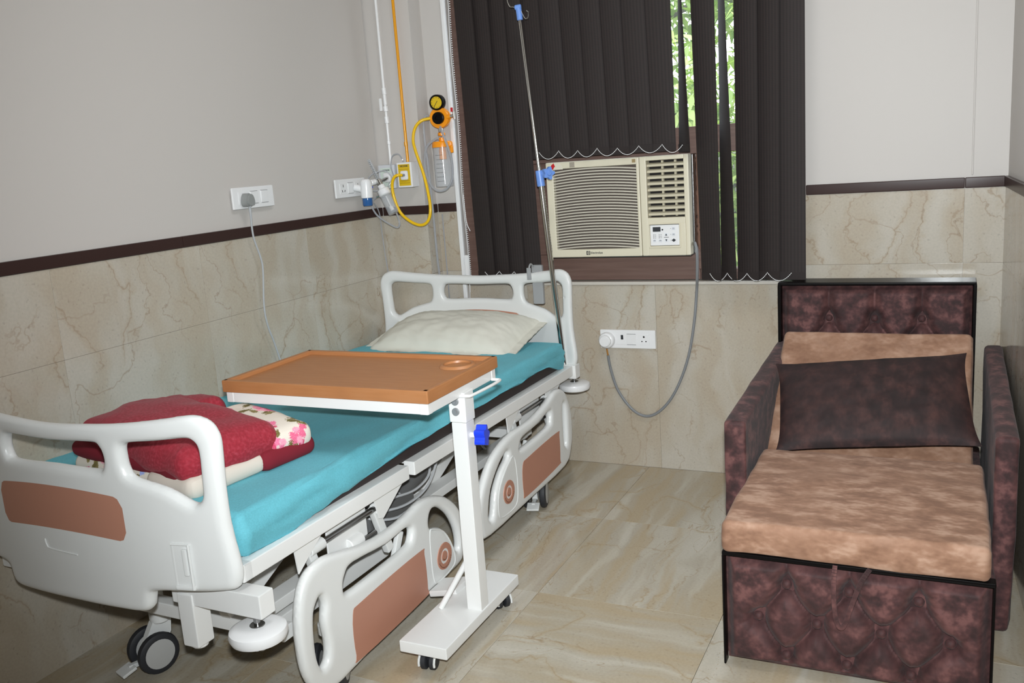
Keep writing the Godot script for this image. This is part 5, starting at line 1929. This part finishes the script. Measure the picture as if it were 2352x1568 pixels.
	mb.soft_box(Vector3(0, 0.165, -0.025), Vector3(0.634, 0.66, 0.075), 0.02, 0.022, func(p: Vector3, out: Vector3) -> Vector3:
		return p + out * 0.004 * puffy.get_noise_3d(p.x * 2.0 + 7.0, p.y * 2.0, p.z * 2.0), lean)
	put(mb.done_smooth(), "cover", M.tan, c)
	c = thing("throw_pillow", "dark brown velvet pillow lying on the tan back cushion", "pillow", Vector3(2.152, 0.46, 0.66))
	mb = MB.new()
	var tilt := Basis(Vector3.RIGHT, -0.92) * Basis(Vector3.BACK, 0.12)
	for side in [1.0, -1.0]:
		mb.grid(44, 32, func(a: float, b: float) -> Vector3:
			var x := a * 2.0 - 1.0
			var y := b * 2.0 - 1.0
			var th := pow(maxf(1.0 - absf(x) ** 2.6, 0.0), 0.55) * pow(maxf(1.0 - absf(y) ** 2.4, 0.0), 0.55)
			var pull := 1.0 - 0.05 * (1.0 - absf(x) ** 4) * absf(y) - 0.0
			var pull_x := 1.0 - 0.05 * (1.0 - absf(y) ** 4) * absf(x)
			var z: float = side * (0.055 * th + 0.001) + 0.006 * puffy.get_noise_2d(x * 1.4, y * 1.2) * th
			return tilt * Vector3(x * 0.302 * pull_x, y * 0.185 * pull, z))
	var cv := put(mb.done(), "cover", M.cushion_velvet, c)
	cv.position = Vector3(0, 0.075, 0.0)


func buttons(parent: Node3D, list: Array, at: Callable, axis: Vector3, base: Vector3) -> void:
	for p in list:
		var mb := MB.new()
		mb.lathe([Vector2(0, 0.012), Vector2(0.007, 0.011), Vector2(0.012, 0.006), Vector2(0.0135, 0.0), Vector2(0, -0.002)], disc_frame(Vector3.ZERO, axis), 14)
		var o := put(mb.done(), "button", M.velvet, parent)
		o.position = at.call(p) - base


# ------------------------------------------------------------------ start
func _ready() -> void:
	# camera: as the photographer held it, looking down to the left and a little tilted
	var cam := Camera3D.new()
	cam.name = "camera"
	add_child(cam)
	cam.position = Vector3(2.364, 1.4, 3.735)
	var yaw := deg_to_rad(-25.98)
	var pitch := deg_to_rad(-11.446)
	var roll := deg_to_rad(-4.064)
	var fwd := Vector3(sin(yaw) * cos(pitch), sin(pitch), -cos(yaw) * cos(pitch))
	var rt := Vector3(cos(yaw), 0, sin(yaw))
	var up := rt.cross(fwd)
	var rt2 := rt * cos(roll) + up * sin(roll)
	var up2 := up * cos(roll) - rt * sin(roll)
	cam.basis = Basis(rt2, up2, -fwd)
	cam.fov = rad_to_deg(2.0 * atan(784.0 / 2090.52))
	cam.near = 0.05
	cam.far = 200.0
	cam.current = true
	# bright overcast sky
	var env := Environment.new()
	var sky := Sky.new()
	var sm := ProceduralSkyMaterial.new()
	sm.sky_top_color = rgb(214, 226, 240)
	sm.sky_horizon_color = rgb(244, 246, 246)
	sm.ground_bottom_color = rgb(120, 124, 110)
	sm.ground_horizon_color = rgb(200, 204, 196)
	sm.sky_energy_multiplier = 2.3
	sky.sky_material = sm
	env.background_mode = Environment.BG_SKY
	env.sky = sky
	env.ambient_light_source = Environment.AMBIENT_SOURCE_SKY
	env.tonemap_mode = Environment.TONE_MAPPER_LINEAR
	env.tonemap_exposure = 1.0
	env.sdfgi_enabled = true
	env.ssao_enabled = true
	env.ssil_enabled = true
	var we := WorldEnvironment.new()
	we.name = "world"
	we.environment = env
	add_child(we)
	# the camera's flash, above the lens
	var flash := SpotLight3D.new()
	flash.name = "camera_flash"
	add_child(flash)
	flash.position = cam.position + up2 * 0.11 - fwd * 0.02
	flash.look_at(Vector3(1.2, 1.0, 0.0))
	flash.light_energy = 10.3
	flash.light_color = rgb(246, 252, 255)
	flash.light_size = 0.025
	flash.spot_angle = 50.0
	flash.spot_angle_attenuation = 1.0
	flash.spot_range = 12.0
	flash.spot_attenuation = 2.0
	flash.shadow_enabled = true
	# ceiling lamp panels
	make_materials()
	var at := Vector3(1.6, 2.9, 1.6)
	var l := thing("ceiling_light", "square white ceiling light panel over the middle of the room", "ceiling light", at)
	var mb := MB.new()
	for e in 4:
		mb.box(at + [Vector3(0, -0.01, 0.3), Vector3(0, -0.01, -0.3), Vector3(0.3, -0.01, 0), Vector3(-0.3, -0.01, 0)][e], Vector3(0.62, 0.02, 0.02) if e < 2 else Vector3(0.02, 0.02, 0.62), 0.003)
	part(mb, "frame", M.white, l)
	mb = MB.new()
	mb.box(at + Vector3(0, -0.006, 0), Vector3(0.585, 0.008, 0.585))
	part(mb, "lamp_diffuser", M.lamp_glow, l)
	var a := AreaLight3D.new()
	a.name = "panel_glow"
	l.add_child(a)
	a.position = Vector3(0, -0.022, 0)
	a.rotation_degrees.x = -90
	a.area_size = Vector2(0.56, 0.56)
	a.light_energy = 1.1
	a.light_color = rgb(250, 252, 255)
	a.area_range = 12.0
	a.shadow_enabled = true
	make_room()
	make_window()
	make_outside()
	make_bed()
	make_iv_pole()
	make_table()
	make_chair()
	make_blinds()
	make_ac()
	make_wall_things()
